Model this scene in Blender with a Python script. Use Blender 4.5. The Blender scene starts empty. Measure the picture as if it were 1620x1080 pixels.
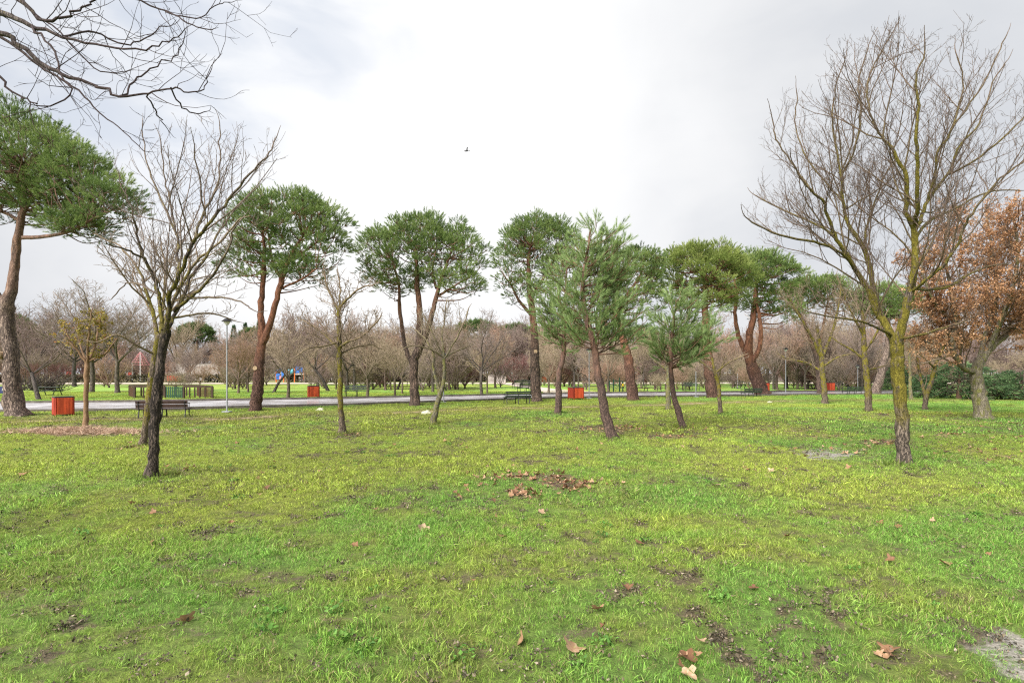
import bpy, bmesh, math, random
import numpy as np
from mathutils import Vector, Matrix, Euler

SC = bpy.context.scene
COL = SC.collection
CAMH, FPX, CX, HY = 1.8, 900.0, 810.0, 588.0      # eye height, focal length / principal column / horizon row of the photo

def D(py):                                        # distance of the ground seen at row py
    return CAMH * FPX / (py - HY)
def PT(px, py, d):                                # point at distance d on that sight line
    return Vector(((px - CX) / FPX * d, d, CAMH - (py - HY) / FPX * d))

# ------------------------------------------------------------------ noise
_rt = np.random.RandomState(7).rand(257, 257).astype(np.float32)
def vnoise(x, y, seed=0):
    x = np.asarray(x, float) + seed * 17.31; y = np.asarray(y, float) + seed * 9.17
    xi = np.floor(x).astype(int); yi = np.floor(y).astype(int)
    fx = x - xi; fy = y - yi
    fx = fx * fx * (3 - 2 * fx); fy = fy * fy * (3 - 2 * fy)
    a = _rt[xi % 256, yi % 256]; b = _rt[(xi + 1) % 256, yi % 256]
    c = _rt[xi % 256, (yi + 1) % 256]; d = _rt[(xi + 1) % 256, (yi + 1) % 256]
    return (a * (1 - fx) + b * fx) * (1 - fy) + (c * (1 - fx) + d * fx) * fy
def fbm(x, y, f, octv=4, seed=0, gain=0.5):
    x = np.asarray(x, float); y = np.asarray(y, float)
    s = 0; a = 1; t = 0
    for o in range(octv):
        c, sn = math.cos(o * 0.7), math.sin(o * 0.7)
        s = s + a * vnoise((x * c - y * sn) * f, (x * sn + y * c) * f, seed + o * 3); t += a
        a *= gain; f *= 2.03
    return s / t
def sst(a, b, v):
    t = np.clip((v - a) / (b - a), 0, 1)
    return t * t * (3 - 2 * t)

# ------------------------------------------------------------------ mesh helpers
def mk_mesh(name, V, quads=None, tris=None, smooth=True, attrs=None, mats=None, midx=None):
    me = bpy.data.meshes.new(name)
    V = np.asarray(V, np.float32).reshape(-1, 3)
    fl = []; tot = []
    if quads is not None and len(quads):
        q = np.asarray(quads, np.int32).reshape(-1, 4); fl.append(q.ravel()); tot.append(np.full(len(q), 4, np.int32))
    if tris is not None and len(tris):
        t = np.asarray(tris, np.int32).reshape(-1, 3); fl.append(t.ravel()); tot.append(np.full(len(t), 3, np.int32))
    L = np.concatenate(fl); T = np.concatenate(tot)
    st = np.concatenate([[0], np.cumsum(T)[:-1]]).astype(np.int32)
    me.vertices.add(len(V)); me.vertices.foreach_set('co', V.ravel())
    me.loops.add(len(L)); me.loops.foreach_set('vertex_index', L)
    me.polygons.add(len(T)); me.polygons.foreach_set('loop_start', st)
    try: me.polygons.foreach_set('loop_total', T)
    except Exception: pass
    me.polygons.foreach_set('use_smooth', np.full(len(T), smooth, bool))
    for k, v in (attrs or {}).items():
        v = np.asarray(v, np.float32)
        if v.ndim == 1:
            a = me.attributes.new(k, 'FLOAT', 'POINT'); a.data.foreach_set('value', v)
        else:
            a = me.attributes.new(k, 'FLOAT_VECTOR', 'POINT'); a.data.foreach_set('vector', v.ravel())
    for m in (mats if isinstance(mats, (list, tuple)) else [mats] if mats else []):
        me.materials.append(m)
    if midx is not None: me.polygons.foreach_set('material_index', np.asarray(midx, np.int32))
    me.update(calc_edges=True); me.validate()
    return me
def link(name, data, parent=None, loc=None, label=None, cat=None, group=None, kind=None, rotz=None):
    o = bpy.data.objects.new(name, data); COL.objects.link(o)
    if parent is not None: o.parent = parent
    if loc is not None: o.location = loc
    if rotz is not None: o.rotation_euler = (0, 0, rotz)
    if label: o['label'] = label
    if cat: o['category'] = cat
    if group: o['group'] = group
    if kind: o['kind'] = kind
    return o
def thing(name, label, cat, loc=(0, 0, 0), rotz=0.0, group=None):
    return link(name, None, None, loc, label, cat, group, None, rotz)
def dup(root, loc, rotz=0.0, scale=1.0, label=None, group=None):
    r = root.copy(); COL.objects.link(r); r.location = loc; r.rotation_euler = (0, 0, rotz); r.scale = (scale,) * 3 if not isinstance(scale, tuple) else scale
    if label: r['label'] = label
    if group: r['group'] = group
    for ch in list(root.children):
        c = ch.copy(); COL.objects.link(c); c.parent = r
        for g in list(ch.children):
            k = g.copy(); COL.objects.link(k); k.parent = c
    return r
class MB:                                          # collects boxes, bars and tubes for ONE mesh
    def __init__(s): s.bm = bmesh.new()
    def box(s, c, size, rot=None, bev=0.0):
        g = bmesh.ops.create_cube(s.bm, size=1.0)['verts']
        M = Matrix.Translation(c) @ (rot.to_matrix().to_4x4() if rot is not None else Matrix()) @ Matrix.Diagonal((*size, 1))
        bmesh.ops.transform(s.bm, matrix=M, verts=g)
        if bev:
            es = list({e for v in g for e in v.link_edges})
            bmesh.ops.bevel(s.bm, geom=es, offset=bev, segments=2, affect='EDGES', profile=0.6)
        return s
    def bar(s, a, b, r, seg=8, r2=None):
        a = Vector(a); b = Vector(b); d = b - a
        g = bmesh.ops.create_cone(s.bm, cap_ends=True, segments=seg, radius1=r, radius2=r if r2 is None else r2, depth=d.length)['verts']
        M = Matrix.Translation((a + b) / 2) @ d.to_track_quat('Z', 'Y').to_matrix().to_4x4()
        bmesh.ops.transform(s.bm, matrix=M, verts=g); return s
    def build(s, name, mat, parent=None, **kw):
        me = bpy.data.meshes.new(name); s.bm.to_mesh(me); s.bm.free()
        me.materials.append(mat)
        return link(name, me, parent, **kw)

# ------------------------------------------------------------------ materials
def newmat(name):
    m = bpy.data.materials.new(name); m.use_nodes = True
    nt = m.node_tree; nt.nodes.clear()
    out = nt.nodes.new('ShaderNodeOutputMaterial'); b = nt.nodes.new('ShaderNodeBsdfPrincipled')
    nt.links.new(b.outputs[0], out.inputs[0])
    b.inputs['Roughness'].default_value = 0.8; b.inputs['Specular IOR Level'].default_value = 0.25
    return m, nt, b, out
class NT:                                          # small node shorthand
    def __init__(s, nt): s.nt = nt
    def n(s, t, **kw):
        x = s.nt.nodes.new(t)
        for k, v in kw.items():
            if k.startswith('i_'):
                key = k[2:]; key = int(key) if key.isdigit() else key
                x.inputs[key].default_value = v
            else: setattr(x, k, v)
        return x
    def l(s, a, b): s.nt.links.new(a, b)
    def coord(s, which='Object'): return s.n('ShaderNodeTexCoord').outputs[which]
    def noise(s, vec, scale, detail=4, rough=0.55, dist=0.0, stretch=None):
        if stretch:
            mp = s.n('ShaderNodeMapping'); mp.inputs['Scale'].default_value = stretch; s.l(vec, mp.inputs[0]); vec = mp.outputs[0]
        x = s.n('ShaderNodeTexNoise'); x.inputs['Scale'].default_value = scale; x.inputs['Detail'].default_value = detail
        x.inputs['Roughness'].default_value = rough; x.inputs['Distortion'].default_value = dist
        s.l(vec, x.inputs['Vector']); return x.outputs['Fac']
    def ramp(s, fac, stops):
        r = s.n('ShaderNodeValToRGB'); e = r.color_ramp.elements
        while len(e) < len(stops): e.new(0.5)
        for i, (p, c) in enumerate(stops):
            e[i].position = p; e[i].color = (*c, 1) if len(c) == 3 else c
        s.l(fac, r.inputs[0]); return r.outputs[0]
    def mr(s, v, a, b, c=0.0, d=1.0, smooth=True):
        m = s.n('ShaderNodeMapRange'); m.clamp = True
        if smooth: m.interpolation_type = 'SMOOTHSTEP'
        m.inputs[1].default_value = a; m.inputs[2].default_value = b; m.inputs[3].default_value = c; m.inputs[4].default_value = d
        s.l(v, m.inputs[0]); return m.outputs[0]
    def mix(s, f, a, b, mode='MIX'):
        m = s.n('ShaderNodeMix', data_type='RGBA', blend_type=mode)
        for k, v in ((0, f), (6, a), (7, b)):
            if hasattr(v, 'is_linked'): s.l(v, m.inputs[k])
            elif k == 0: m.inputs[k].default_value = v
            else: m.inputs[k].default_value = (*v, 1) if len(v) == 3 else v
        return m.outputs[2]
    def math(s, op, a, b=None):
        m = s.n('ShaderNodeMath', operation=op)
        for k, v in ((0, a), (1, b)):
            if v is None: continue
            if hasattr(v, 'is_linked'): s.l(v, m.inputs[k])
            else: m.inputs[k].default_value = v
        return m.outputs[0]
    def attr(s, name, typ='GEOMETRY', out='Fac'):
        a = s.n('ShaderNodeAttribute'); a.attribute_name = name; a.attribute_type = typ; return a.outputs[out]
    def bump(s, h, strength, dist, bsdf):
        b = s.n('ShaderNodeBump'); b.inputs['Strength'].default_value = strength; b.inputs['Distance'].default_value = dist
        s.l(h, b.inputs['Height']); s.l(b.outputs[0], bsdf.inputs['Normal'])

def bark(name, dark, light, moss=None, moss_amt=0.0, twig=(0.13, 0.09, 0.075), orange=None, oz=(2, 4), scale=1.0, bump=0.6, mossz=None, mossy_limbs=0.0):
    m, nt, b, out = newmat(name); N = NT(nt)
    oc = N.coord('Object')
    n1 = N.noise(oc, 9 * scale, 6, 0.65, 0.6, (1, 1, 0.28))
    n2 = N.noise(oc, 2.2 * scale, 3, 0.5)
    plates = N.n('ShaderNodeTexVoronoi', feature='DISTANCE_TO_EDGE'); plates.inputs['Scale'].default_value = 17 * scale
    mp = N.n('ShaderNodeMapping'); mp.inputs['Scale'].default_value = (1, 1, 0.33); N.l(oc, mp.inputs[0])
    nz = N.n('ShaderNodeTexNoise', i_Scale=5.0 * scale, i_Detail=5.0); N.l(mp.outputs[0], nz.inputs['Vector']); wv = N.mix(0.22, mp.outputs[0], nz.outputs['Color'], 'ADD'); N.l(wv, plates.inputs['Vector'])
    pe = N.mr(plates.outputs['Distance'], 0.0, 0.22)
    fi = N.noise(oc, 15 * scale, 5, 0.6, 1.2, (1, 1, 0.2)); fi = N.mr(N.math('ABSOLUTE', N.math('SUBTRACT', fi, 0.5)), 0.0, 0.10)
    n3 = N.noise(oc, 45 * scale, 4, 0.65, 0.3, (1, 1, 0.5))
    h = N.math('ADD', N.math('ADD', N.math('MULTIPLY', pe, 0.20), N.math('MULTIPLY', fi, 0.40)), N.math('ADD', N.math('MULTIPLY', n1, 0.42), N.math('MULTIPLY', n3, 0.25)))
    c = N.mix(N.mr(h, 0.42, 1.0), dark, light)
    if orange is not None:
        z = N.n('ShaderNodeSeparateXYZ'); N.l(oc, z.inputs[0])
        zz = N.math('ADD', z.outputs[2], N.math('MULTIPLY', N.math('SUBTRACT', n2, 0.5), 3.0))
        f = N.mr(zz, oz[0], oz[1])
        f = N.math('MULTIPLY', f, N.mr(n1, 0.28, 0.6, 0.35, 1.0))
        c = N.mix(f, c, N.mix(N.mr(n1, 0.35, 0.7), tuple(x * 0.5 for x in orange), orange))
    if moss is not None and moss_amt > 0:
        mm = N.noise(oc, 5.0 * scale, 5, 0.7, 0.4, (1, 1, 0.6))
        mf = N.mr(mm, 0.72 - 0.42 * moss_amt, 0.80 - 0.36 * moss_amt)
        if mossz is not None:
            z = N.n('ShaderNodeSeparateXYZ'); N.l(oc, z.inputs[0])
            zz = N.math('ADD', z.outputs[2], N.math('MULTIPLY', N.math('SUBTRACT', n2, 0.5), 1.6))
            mf = N.math('MULTIPLY', mf, N.mr(zz, mossz[0], mossz[1]))
        m2 = N.noise(oc, 24 * scale, 4, 0.6)
        c = N.mix(mf, c, N.mix(N.mr(m2, 0.3, 0.7), tuple(x * 0.45 for x in moss), moss))
    th = N.attr('thick')
    c = N.mix(N.mr(th, 0.0, 1.0, 0.0, 1.0, False), twig, c)
    N.l(c, b.inputs['Base Color']); b.inputs['Roughness'].default_value = 0.9
    if bump: N.bump(h, bump, 0.03, b)
    return m

def foliage(name, stops, trans=0.25, rough=0.6):
    m, nt, b, out = newmat(name); N = NT(nt)
    t = N.attr('tone')
    c = N.ramp(t, stops)
    N.l(c, b.inputs['Base Color']); b.inputs['Roughness'].default_value = rough
    if trans:
        tr = N.n('ShaderNodeBsdfTranslucent'); N.l(c, tr.inputs[0])
        mx = N.n('ShaderNodeMixShader'); mx.inputs[0].default_value = trans
        N.l(b.outputs[0], mx.inputs[1]); N.l(tr.outputs[0], mx.inputs[2]); N.l(mx.outputs[0], out.inputs[0])
    return m
def paint(name, col, var=0.25, rough=0.55, scale=6.0, metal=0.0, wood=False, spec=0.3):
    m, nt, b, out = newmat(name); N = NT(nt)
    oc = N.coord('Object')
    n = N.noise(oc, scale, 5, 0.65, 0.2, (1, 1, 0.15) if wood else None)
    c = N.mix(N.mr(n, 0.3, 0.72), tuple(x * (1 - var) for x in col), tuple(min(1, x * (1 + var * 0.6)) for x in col))
    N.l(c, b.inputs['Base Color']); b.inputs['Roughness'].default_value = rough; b.inputs['Metallic'].default_value = metal
    b.inputs['Specular IOR Level'].default_value = spec
    if wood: N.bump(n, 0.3, 0.01, b)
    return m

M = {}
M['bark_pine'] = bark('bark_pine', (0.035, 0.026, 0.022), (0.21, 0.145, 0.115), orange=(0.30, 0.155, 0.10), oz=(3.0, 5.6), twig=(0.16, 0.10, 0.07), scale=0.8, bump=0.9)
M['bark_pine_gray'] = bark('bark_pine_gray', (0.05, 0.036, 0.032), (0.27, 0.205, 0.17), orange=(0.29, 0.175, 0.13), oz=(3.6, 7.0), twig=(0.14, 0.085, 0.06), scale=0.7, bump=1.0)
M['bark_pine_red'] = bark('bark_pine_red', (0.04, 0.022, 0.017), (0.175, 0.10, 0.078), orange=(0.31, 0.14, 0.085), oz=(1.2, 4.2), twig=(0.16, 0.09, 0.06), scale=0.9, bump=0.9)
M['bark_young'] = bark('bark_young', (0.04, 0.028, 0.025), (0.165, 0.108, 0.088), orange=(0.23, 0.13, 0.095), oz=(1.2, 2.6), twig=(0.17, 0.10, 0.06), scale=1.5, bump=0.6)
MOSS = (0.205, 0.175, 0.026)
M['bark_dark'] = bark('bark_dark', (0.018, 0.014, 0.012), (0.13, 0.10, 0.082), MOSS, 0.66, twig=(0.215, 0.165, 0.14), scale=1.3, bump=1.0, mossz=(2.0, 2.9))
M['bark_moss'] = bark('bark_moss', (0.05, 0.038, 0.028), (0.20, 0.155, 0.115), MOSS, 0.70, twig=(0.24, 0.18, 0.13), scale=1.4, bump=0.7, mossz=(0.2, 1.1))
M['bark_big'] = bark('bark_big', (0.045, 0.036, 0.03), (0.215, 0.17, 0.135), MOSS, 0.80, twig=(0.16, 0.115, 0.088), scale=1.2, bump=1.0, mossz=(0.5, 1.4))
M['bark_green'] = bark('bark_green', (0.06, 0.055, 0.04), (0.23, 0.205, 0.14), (0.22, 0.21, 0.07), 0.6, twig=(0.20, 0.16, 0.11), scale=1.6, bump=0.4)
M['bark_oak'] = bark('bark_oak', (0.09, 0.075, 0.055), (0.27, 0.24, 0.175), (0.19, 0.19, 0.06), 0.55, twig=(0.15, 0.10, 0.07), scale=1.2, bump=0.7)
M['bark_over'] = bark('bark_over', (0.05, 0.04, 0.04), (0.17, 0.145, 0.13), MOSS, 0.35, twig=(0.05, 0.034, 0.034), scale=2.0, bump=0.6)
M['bark_smooth'] = bark('bark_smooth', (0.15, 0.09, 0.05), (0.27, 0.17, 0.10), twig=(0.17, 0.11, 0.07), scale=2.0, bump=0.15)
for k, tw, lo, hi in (('grey', (0.235, 0.185, 0.16), (0.04, 0.035, 0.03), (0.15, 0.12, 0.10)), ('red', (0.30, 0.195, 0.145), (0.05, 0.035, 0.03), (0.17, 0.12, 0.10)), ('tan', (0.29, 0.23, 0.16), (0.06, 0.05, 0.035), (0.18, 0.14, 0.10)), ('dusk', (0.185, 0.135, 0.12), (0.03, 0.025, 0.025), (0.11, 0.09, 0.08)), ('wine', (0.15, 0.072, 0.066), (0.03, 0.02, 0.02), (0.09, 0.06, 0.055))):
    M['far_' + k] = bark('bark_far_' + k, lo, hi, twig=tw, scale=1.0, bump=0)
G = lambda *c: c
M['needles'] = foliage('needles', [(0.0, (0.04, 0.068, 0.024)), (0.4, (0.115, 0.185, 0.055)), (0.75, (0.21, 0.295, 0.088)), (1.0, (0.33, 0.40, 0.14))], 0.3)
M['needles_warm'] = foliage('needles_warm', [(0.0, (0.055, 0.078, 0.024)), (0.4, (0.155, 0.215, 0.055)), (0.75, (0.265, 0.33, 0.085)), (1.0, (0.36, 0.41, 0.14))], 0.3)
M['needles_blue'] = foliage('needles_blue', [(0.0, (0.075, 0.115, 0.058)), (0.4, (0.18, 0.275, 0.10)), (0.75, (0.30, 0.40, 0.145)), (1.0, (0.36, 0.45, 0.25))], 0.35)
M['cedar'] = foliage('cedar', [(0.0, (0.025, 0.052, 0.024)), (0.5, (0.095, 0.17, 0.07)), (1.0, (0.22, 0.31, 0.13))], 0.2)
M['oak_leaf'] = foliage('oak_leaf', [(0.0, (0.22, 0.105, 0.05)), (0.35, (0.48, 0.265, 0.145)), (0.75, (0.62, 0.385, 0.225)), (1.0, (0.64, 0.44, 0.26))], 0.45)
M['yellow_leaf'] = foliage('yellow_leaf', [(0.0, (0.14, 0.125, 0.03)), (0.5, (0.34, 0.29, 0.065)), (0.8, (0.44, 0.27, 0.08)), (1.0, (0.36, 0.13, 0.05))], 0.35)
M['hedge_leaf'] = foliage('hedge_leaf', [(0.0, (0.015, 0.017, 0.009)), (0.5, (0.06, 0.056, 0.028)), (1.0, (0.17, 0.15, 0.09))], 0.1)
M['hedge_brown'] = foliage('hedge_brown', [(0.0, (0.02, 0.014, 0.011)), (0.5, (0.075, 0.05, 0.036)), (1.0, (0.16, 0.115, 0.085))], 0.1)
M['leaf_brown'] = foliage('leaf_brown', [(0.0, (0.075, 0.042, 0.026)), (0.35, (0.20, 0.10, 0.052)), (0.7, (0.33, 0.20, 0.115)), (1.0, (0.47, 0.35, 0.24))], 0.15)
M['straw'] = foliage('straw', [(0.0, (0.22, 0.13, 0.09)), (0.5, (0.44, 0.30, 0.21)), (1.0, (0.60, 0.46, 0.34))], 0.15)
M['bin_wood'] = paint('bin_wood', (0.58, 0.085, 0.03), 0.38, 0.55, 5, wood=True)
M['bin_side'] = paint('bin_side', (0.33, 0.04, 0.02), 0.3, 0.55, 8, wood=True)
M['dark_metal'] = paint('dark_metal', (0.035, 0.033, 0.036), 0.3, 0.45, 12)
M['bench_wood'] = paint('bench_wood', (0.06, 0.038, 0.034), 0.35, 0.42, 7, wood=True)
M['bench_green'] = paint('bench_green', (0.035, 0.05, 0.04), 0.35, 0.45, 7, wood=True)
M['galv'] = paint('galvanised_steel', (0.27, 0.28, 0.30), 0.15, 0.45, 10, metal=0.0, spec=0.5)
M['pen_wood'] = paint('pen_wood', (0.05, 0.03, 0.02), 0.4, 0.75, 9, wood=True)
M['pen_red'] = paint('pen_red', (0.085, 0.04, 0.024), 0.4, 0.7, 9, wood=True)
M['pen_green'] = paint('pen_green', (0.016, 0.06, 0.034), 0.35, 0.6, 9)
M['kid_blue'] = paint('kid_blue', (0.03, 0.14, 0.46), 0.15, 0.4)
M['kid_teal'] = paint('kid_teal', (0.06, 0.26, 0.33), 0.15, 0.4)
M['kid_orange'] = paint('kid_orange', (0.62, 0.13, 0.03), 0.15, 0.4)
M['kid_red'] = paint('kid_red', (0.60, 0.07, 0.055), 0.2, 0.45)
M['kid_pink'] = paint('kid_pink', (0.58, 0.24, 0.26), 0.25, 0.6)
M['kid_white'] = paint('kid_white', (0.62, 0.62, 0.6), 0.1, 0.5)
M['banner'] = paint('banner', (0.02, 0.03, 0.10), 0.15, 0.5)
M['concrete'] = paint('concrete', (0.31, 0.28, 0.255), 0.2, 0.85, 1.2)
M['rock'] = paint('rock', (0.42, 0.42, 0.31), 0.3, 0.9, 9)
M['cut_wood'] = paint('cut_wood', (0.42, 0.30, 0.19), 0.3, 0.85, 9)
M['bird'] = paint('bird', (0.03, 0.03, 0.032), 0.3, 0.6)

# ------------------------------------------------------------------ camera, sky, sun
cam = bpy.data.cameras.new('camera'); cam.sensor_width = 36; cam.lens = 36 * FPX / 1620; cam.shift_y = 48 / 1620
cam.clip_start = 0.05; cam.clip_end = 3000
co = bpy.data.objects.new('camera', cam); COL.objects.link(co); co.location = (0, 0, CAMH); co.rotation_euler = (math.radians(90), 0, 0)
SC.camera = co
SUN = Vector((-0.50, -0.58, 0.66)).normalized()   # towards the sun: over the left shoulder, behind cloud
EL = math.asin(SUN.z); AZ = math.atan2(SUN.x, SUN.y)
w = bpy.data.worlds.new('World'); SC.world = w; w.use_nodes = True
nt = w.node_tree; nt.nodes.clear(); N = NT(nt)
wo = N.n('ShaderNodeOutputWorld'); bg = N.n('ShaderNodeBackground'); bg.inputs[1].default_value = 0.0625; N.l(bg.outputs[0], wo.inputs[0])
sky = N.n('ShaderNodeTexSky', sky_type='NISHITA'); sky.sun_disc = False; sky.sun_elevation = EL; sky.sun_rotation = AZ
sky.air_density = 1.0; sky.dust_density = 2.0
gen = N.coord('Generated')
def lobe(px, py, a, b):                            # a soft region of the cloud cover around one direction of the sky
    d = PT(px, py, 1.0) - Vector((0, 0, CAMH)); d.normalize()
    dp = N.n('ShaderNodeVectorMath', operation='DOT_PRODUCT'); dp.inputs[1].default_value = d; N.l(gen, dp.inputs[0])
    wob = N.math('ADD', dp.outputs['Value'], N.math('MULTIPLY', N.math('SUBTRACT', N.noise(gen, 3.2, 4, 0.5, 0.4), 0.5), 0.16))
    return N.mr(wob, a, b)
cl1 = N.noise(gen, 2.3, 5, 0.5, 0.5, (1, 1, 2.2)); cl2 = N.noise(gen, 6.0, 5, 0.5, 0.3, (1, 1, 2.6))
cv = N.math('ADD', N.math('MULTIPLY', cl1, 0.75), N.math('MULTIPLY', cl2, 0.25))
cloud = N.mix(N.mr(cv, 0.36, 0.66), (1.72, 1.78, 1.89), (2.12, 2.14, 2.19))
cloud = N.mix(N.math('MULTIPLY', lobe(640, 150, 0.80, 0.99), 0.92), cloud, (2.75, 2.75, 2.75))
cloud = N.mix(N.math('MULTIPLY', lobe(1250, 60, 0.90, 1.0), 0.15), cloud, (1.70, 1.78, 1.86))
blue = N.math('MULTIPLY', lobe(250, -30, 0.935, 1.01), N.mr(cl2, 0.35, 0.62, 0.2, 0.48))
skyc = N.mix(1.0, sky.outputs[0], (0.26, 0.25, 0.28), 'MULTIPLY')
skyc = N.mix(0.45, skyc, (1.15, 1.62, 2.3))
N.l(N.mix(blue, cloud, skyc), bg.inputs[0])
ld = bpy.data.lights.new('sun', 'SUN'); ld.energy = 1.5; ld.angle = math.radians(45); ld.color = (1.0, 0.955, 0.89)
lo = bpy.data.objects.new('sun', ld); COL.objects.link(lo); lo.rotation_euler = SUN.to_track_quat('Z', 'Y').to_euler(); lo.location = (-20, -15, 30)
vs = SC.view_settings; SC.display_settings.display_device = 'sRGB'
vs.view_transform = 'Standard'; vs.look = 'None'; vs.gamma = 1.0; vs.exposure = 2.7; vs.use_curve_mapping = False
cy = SC.cycles; cy.max_bounces = 5; cy.diffuse_bounces = 3; cy.glossy_bounces = 2; cy.transmission_bounces = 3; cy.transparent_max_bounces = 8
cy.use_denoising = False; cy.filter_width = 1.2; cy.caustics_reflective = False; cy.caustics_refractive = False; cy.sample_clamp_indirect = 3.0

# ------------------------------------------------------------------ the ground: shape, colours and bare places of one lawn
def gz(x, y):
    x = np.asarray(x, float); y = np.asarray(y, float)
    r = np.hypot(x, y)
    k = 1 - sst(26, 40, r)
    return ((fbm(x, y, 0.16, 3, 5) - 0.5) * 0.16 + (fbm(x, y, 0.9, 3, 9) - 0.5) * 0.055) * k + (fbm(x, y, 3.0, 2, 31) - 0.5) * 0.02 * (1 - sst(8, 16, r))
TRAIL = [(-200, 676), (0, 667), (180, 662), (360, 662), (480, 655), (640, 654), (720, 650), (1000, 641), (1120, 637), (1250, 634), (1420, 633), (1620, 632)]
TRAIL = np.array([tuple(PT(a, b, D(b)))[:2] for a, b in TRAIL])
BASES = [(136, 682, 12, 2.5), (226, 703, 16, 3), (240, 752, 22, 5), (541, 686, 15, 3), (686, 672, 13, 2.5), (882, 656, 12, 2), (967, 693, 20, 4), (1080, 677, 14, 2.5), (1140, 658, 9, 1.6), (1305, 639, 12, 1.5), (1375, 653, 15, 2.2), (1430, 737, 28, 6), (1464, 649, 12, 2), (1555, 666, 30, 4), (405, 650, 22, 1.8), (656, 643, 20, 1.6), (848, 635.5, 20, 1.4), (27, 659, 40, 3), (1001, 634.5, 20, 1.3), (1058, 649, 10, 1.6)]
def dist_poly(x, y, P):
    best = np.full(np.shape(x), 1e9)
    for a, b in zip(P[:-1], P[1:]):
        d = b - a; t = np.clip(((x - a[0]) * d[0] + (y - a[1]) * d[1]) / (d @ d), 0, 1)
        best = np.minimum(best, np.hypot(x - a[0] - t * d[0], y - a[1] - t * d[1]))
    return best
# bare places: (column, row, half width, half height) where the photo shows them, as places on the lawn; kind s = soil, g = grey mud, l = leaf litter, d = dry grass
PATCH = [(905, 764, 58, 11, 'l'), (826, 777, 26, 9, 'l'), (795, 750, 55, 8, 's'), (850, 752, 60, 6, 'l'), (205, 703, 32, 5, 's'), (285, 742, 40, 12, 's'), (955, 680, 70, 6, 'l'), (1335, 716, 85, 12, 'g'), (1290, 722, 30, 7, 'g'), (1400, 700, 55, 8, 'l'),
         (1560, 722, 90, 14, 'd'), (1590, 1035, 75, 45, 'g'), (1520, 1000, 40, 25, 's'), (430, 905, 90, 26, 's'), (120, 965, 70, 40, 's'), (60, 1040, 70, 40, 's'), (560, 690, 40, 4, 's'),
         (420, 690, 35, 3, 's'), (300, 985, 60, 25, 's'), (1030, 860, 45, 12, 's'), (760, 900, 60, 16, 's'), (900, 1000, 70, 18, 's'), (1130, 695, 60, 4, 's'), (1250, 680, 70, 5, 'd'),
         (1400, 660, 80, 6, 's'), (1290, 690, 70, 6, 'd'), (1500, 690, 60, 6, 'd'), (1480, 945, 60, 20, 's'), (640, 1050, 80, 25, 's'), (1060, 690, 50, 4, 'l'), (640, 770, 60, 10, 's'),
         (1180, 745, 50, 6, 's'), (80, 660, 110, 6, 'd'), (120, 680, 95, 12, 'l'), (880, 722, 70, 5, 's'), (650, 720, 60, 5, 's'), (150, 640, 60, 3, 'd'), (480, 720, 70, 6, 's'), (1330, 940, 60, 16, 's')]
def spots(x, y):                                   # where dead tufts, crumbs of leaf and worm casts lie
    return sst(.578, .65, fbm(x, y, 5.0, 3, 91) * .45 + fbm(x, y, 12.0, 2, 92) * .25 + fbm(x, y, .8, 3, 93) * .30)
def ground_look(x, y):
    x = np.asarray(x, float); y = np.asarray(y, float)
    n1 = fbm(x, y, 0.33, 4, 1); n2 = fbm(x, y, 1.7, 4, 2); n3 = fbm(x, y, 0.12, 3, 3); n4 = fbm(x, y, 5.5, 3, 4)
    r = np.hypot(x, y)
    yel = sst(0.36, 0.66, n1 * 0.6 + n2 * 0.25 + n3 * 0.25 - 0.02 + 0.10 * sst(9, 17, r) * (1 - sst(30, 42, r)) - 0.10 * (1 - sst(4.5, 9.5, r)) - 0.09 * sst(2.0, 9.0, x - 0.1 * r))
    lush = np.array([0.215, 0.405, 0.074]); yell = np.array([0.37, 0.465, 0.080]); olive = np.array([0.235, 0.30, 0.075])
    c = lush[None] * (1 - yel[:, None]) + yell[None] * yel[:, None]
    o = sst(0.5, 0.68, n2 * 0.55 + n4 * 0.45) * 0.55
    c = c * (1 - o[:, None]) + olive[None] * o[:, None]
    n5 = fbm(x, y, 8.5, 3, 71); n6 = fbm(x, y, 3.6, 4, 72) * .6 + n5 * .4
    bare = sst(0.555, 0.63, n2 * 0.30 + n4 * 0.30 + n5 * 0.40) * 0.75
    bare = np.maximum(bare, spots(x, y))
    soil = np.tile(np.array([[0.11, 0.092, 0.055]]), (len(x), 1))
    ys = np.maximum(y, 0.8)
    px = CX + x / ys * FPX; py = HY + CAMH * FPX / ys
    wx = (n2 - 0.5) * 2; wy = (n4 - 0.5) * 2
    for (a, b, rx, ry, k) in PATCH + [(*q, 's') for q in BASES]:
        e = np.hypot((px - a) / rx, (py - b) / ry) + wx * 0.55 + wy * 0.55
        f = (1 - sst(0.35, 1.35, e)) * (y > 0.8)
        bare = np.maximum(bare, sst(.30, .62, f * {'s': 0.22, 'g': 0.31, 'l': 0.32, 'd': 0.23}[k] + n6 * .52 - .02) * (f > .02))
        tint = {'s': (0.10, 0.082, 0.055), 'g': (0.27, 0.255, 0.23), 'l': (0.15, 0.10, 0.07), 'd': (0.25, 0.19, 0.10)}[k]
        soil = soil * (1 - f[:, None]) + np.array(tint)[None] * f[:, None]
    t = dist_poly(x, y, TRAIL) + (n2 - 0.5) * 1.1
    f = (1 - sst(0.10, 0.75, t)) * sst(0.34, 0.5, n1 + 0.1)
    bare = np.maximum(bare, f * 0.8); soil = soil * (1 - f[:, None]) + np.array([0.33, 0.25, 0.17])[None] * f[:, None]
    f = (1 - sst(0.3, 2.6, t)) * 0.5
    dry = np.array([0.27, 0.215, 0.085]); c = c * (1 - f[:, None]) + dry[None] * f[:, None]
    far = sst(75, 130, r)[:, None]
    c = c * (1 - far) + np.array([0.20, 0.18, 0.10])[None] * far
    return c, soil, bare

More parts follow.
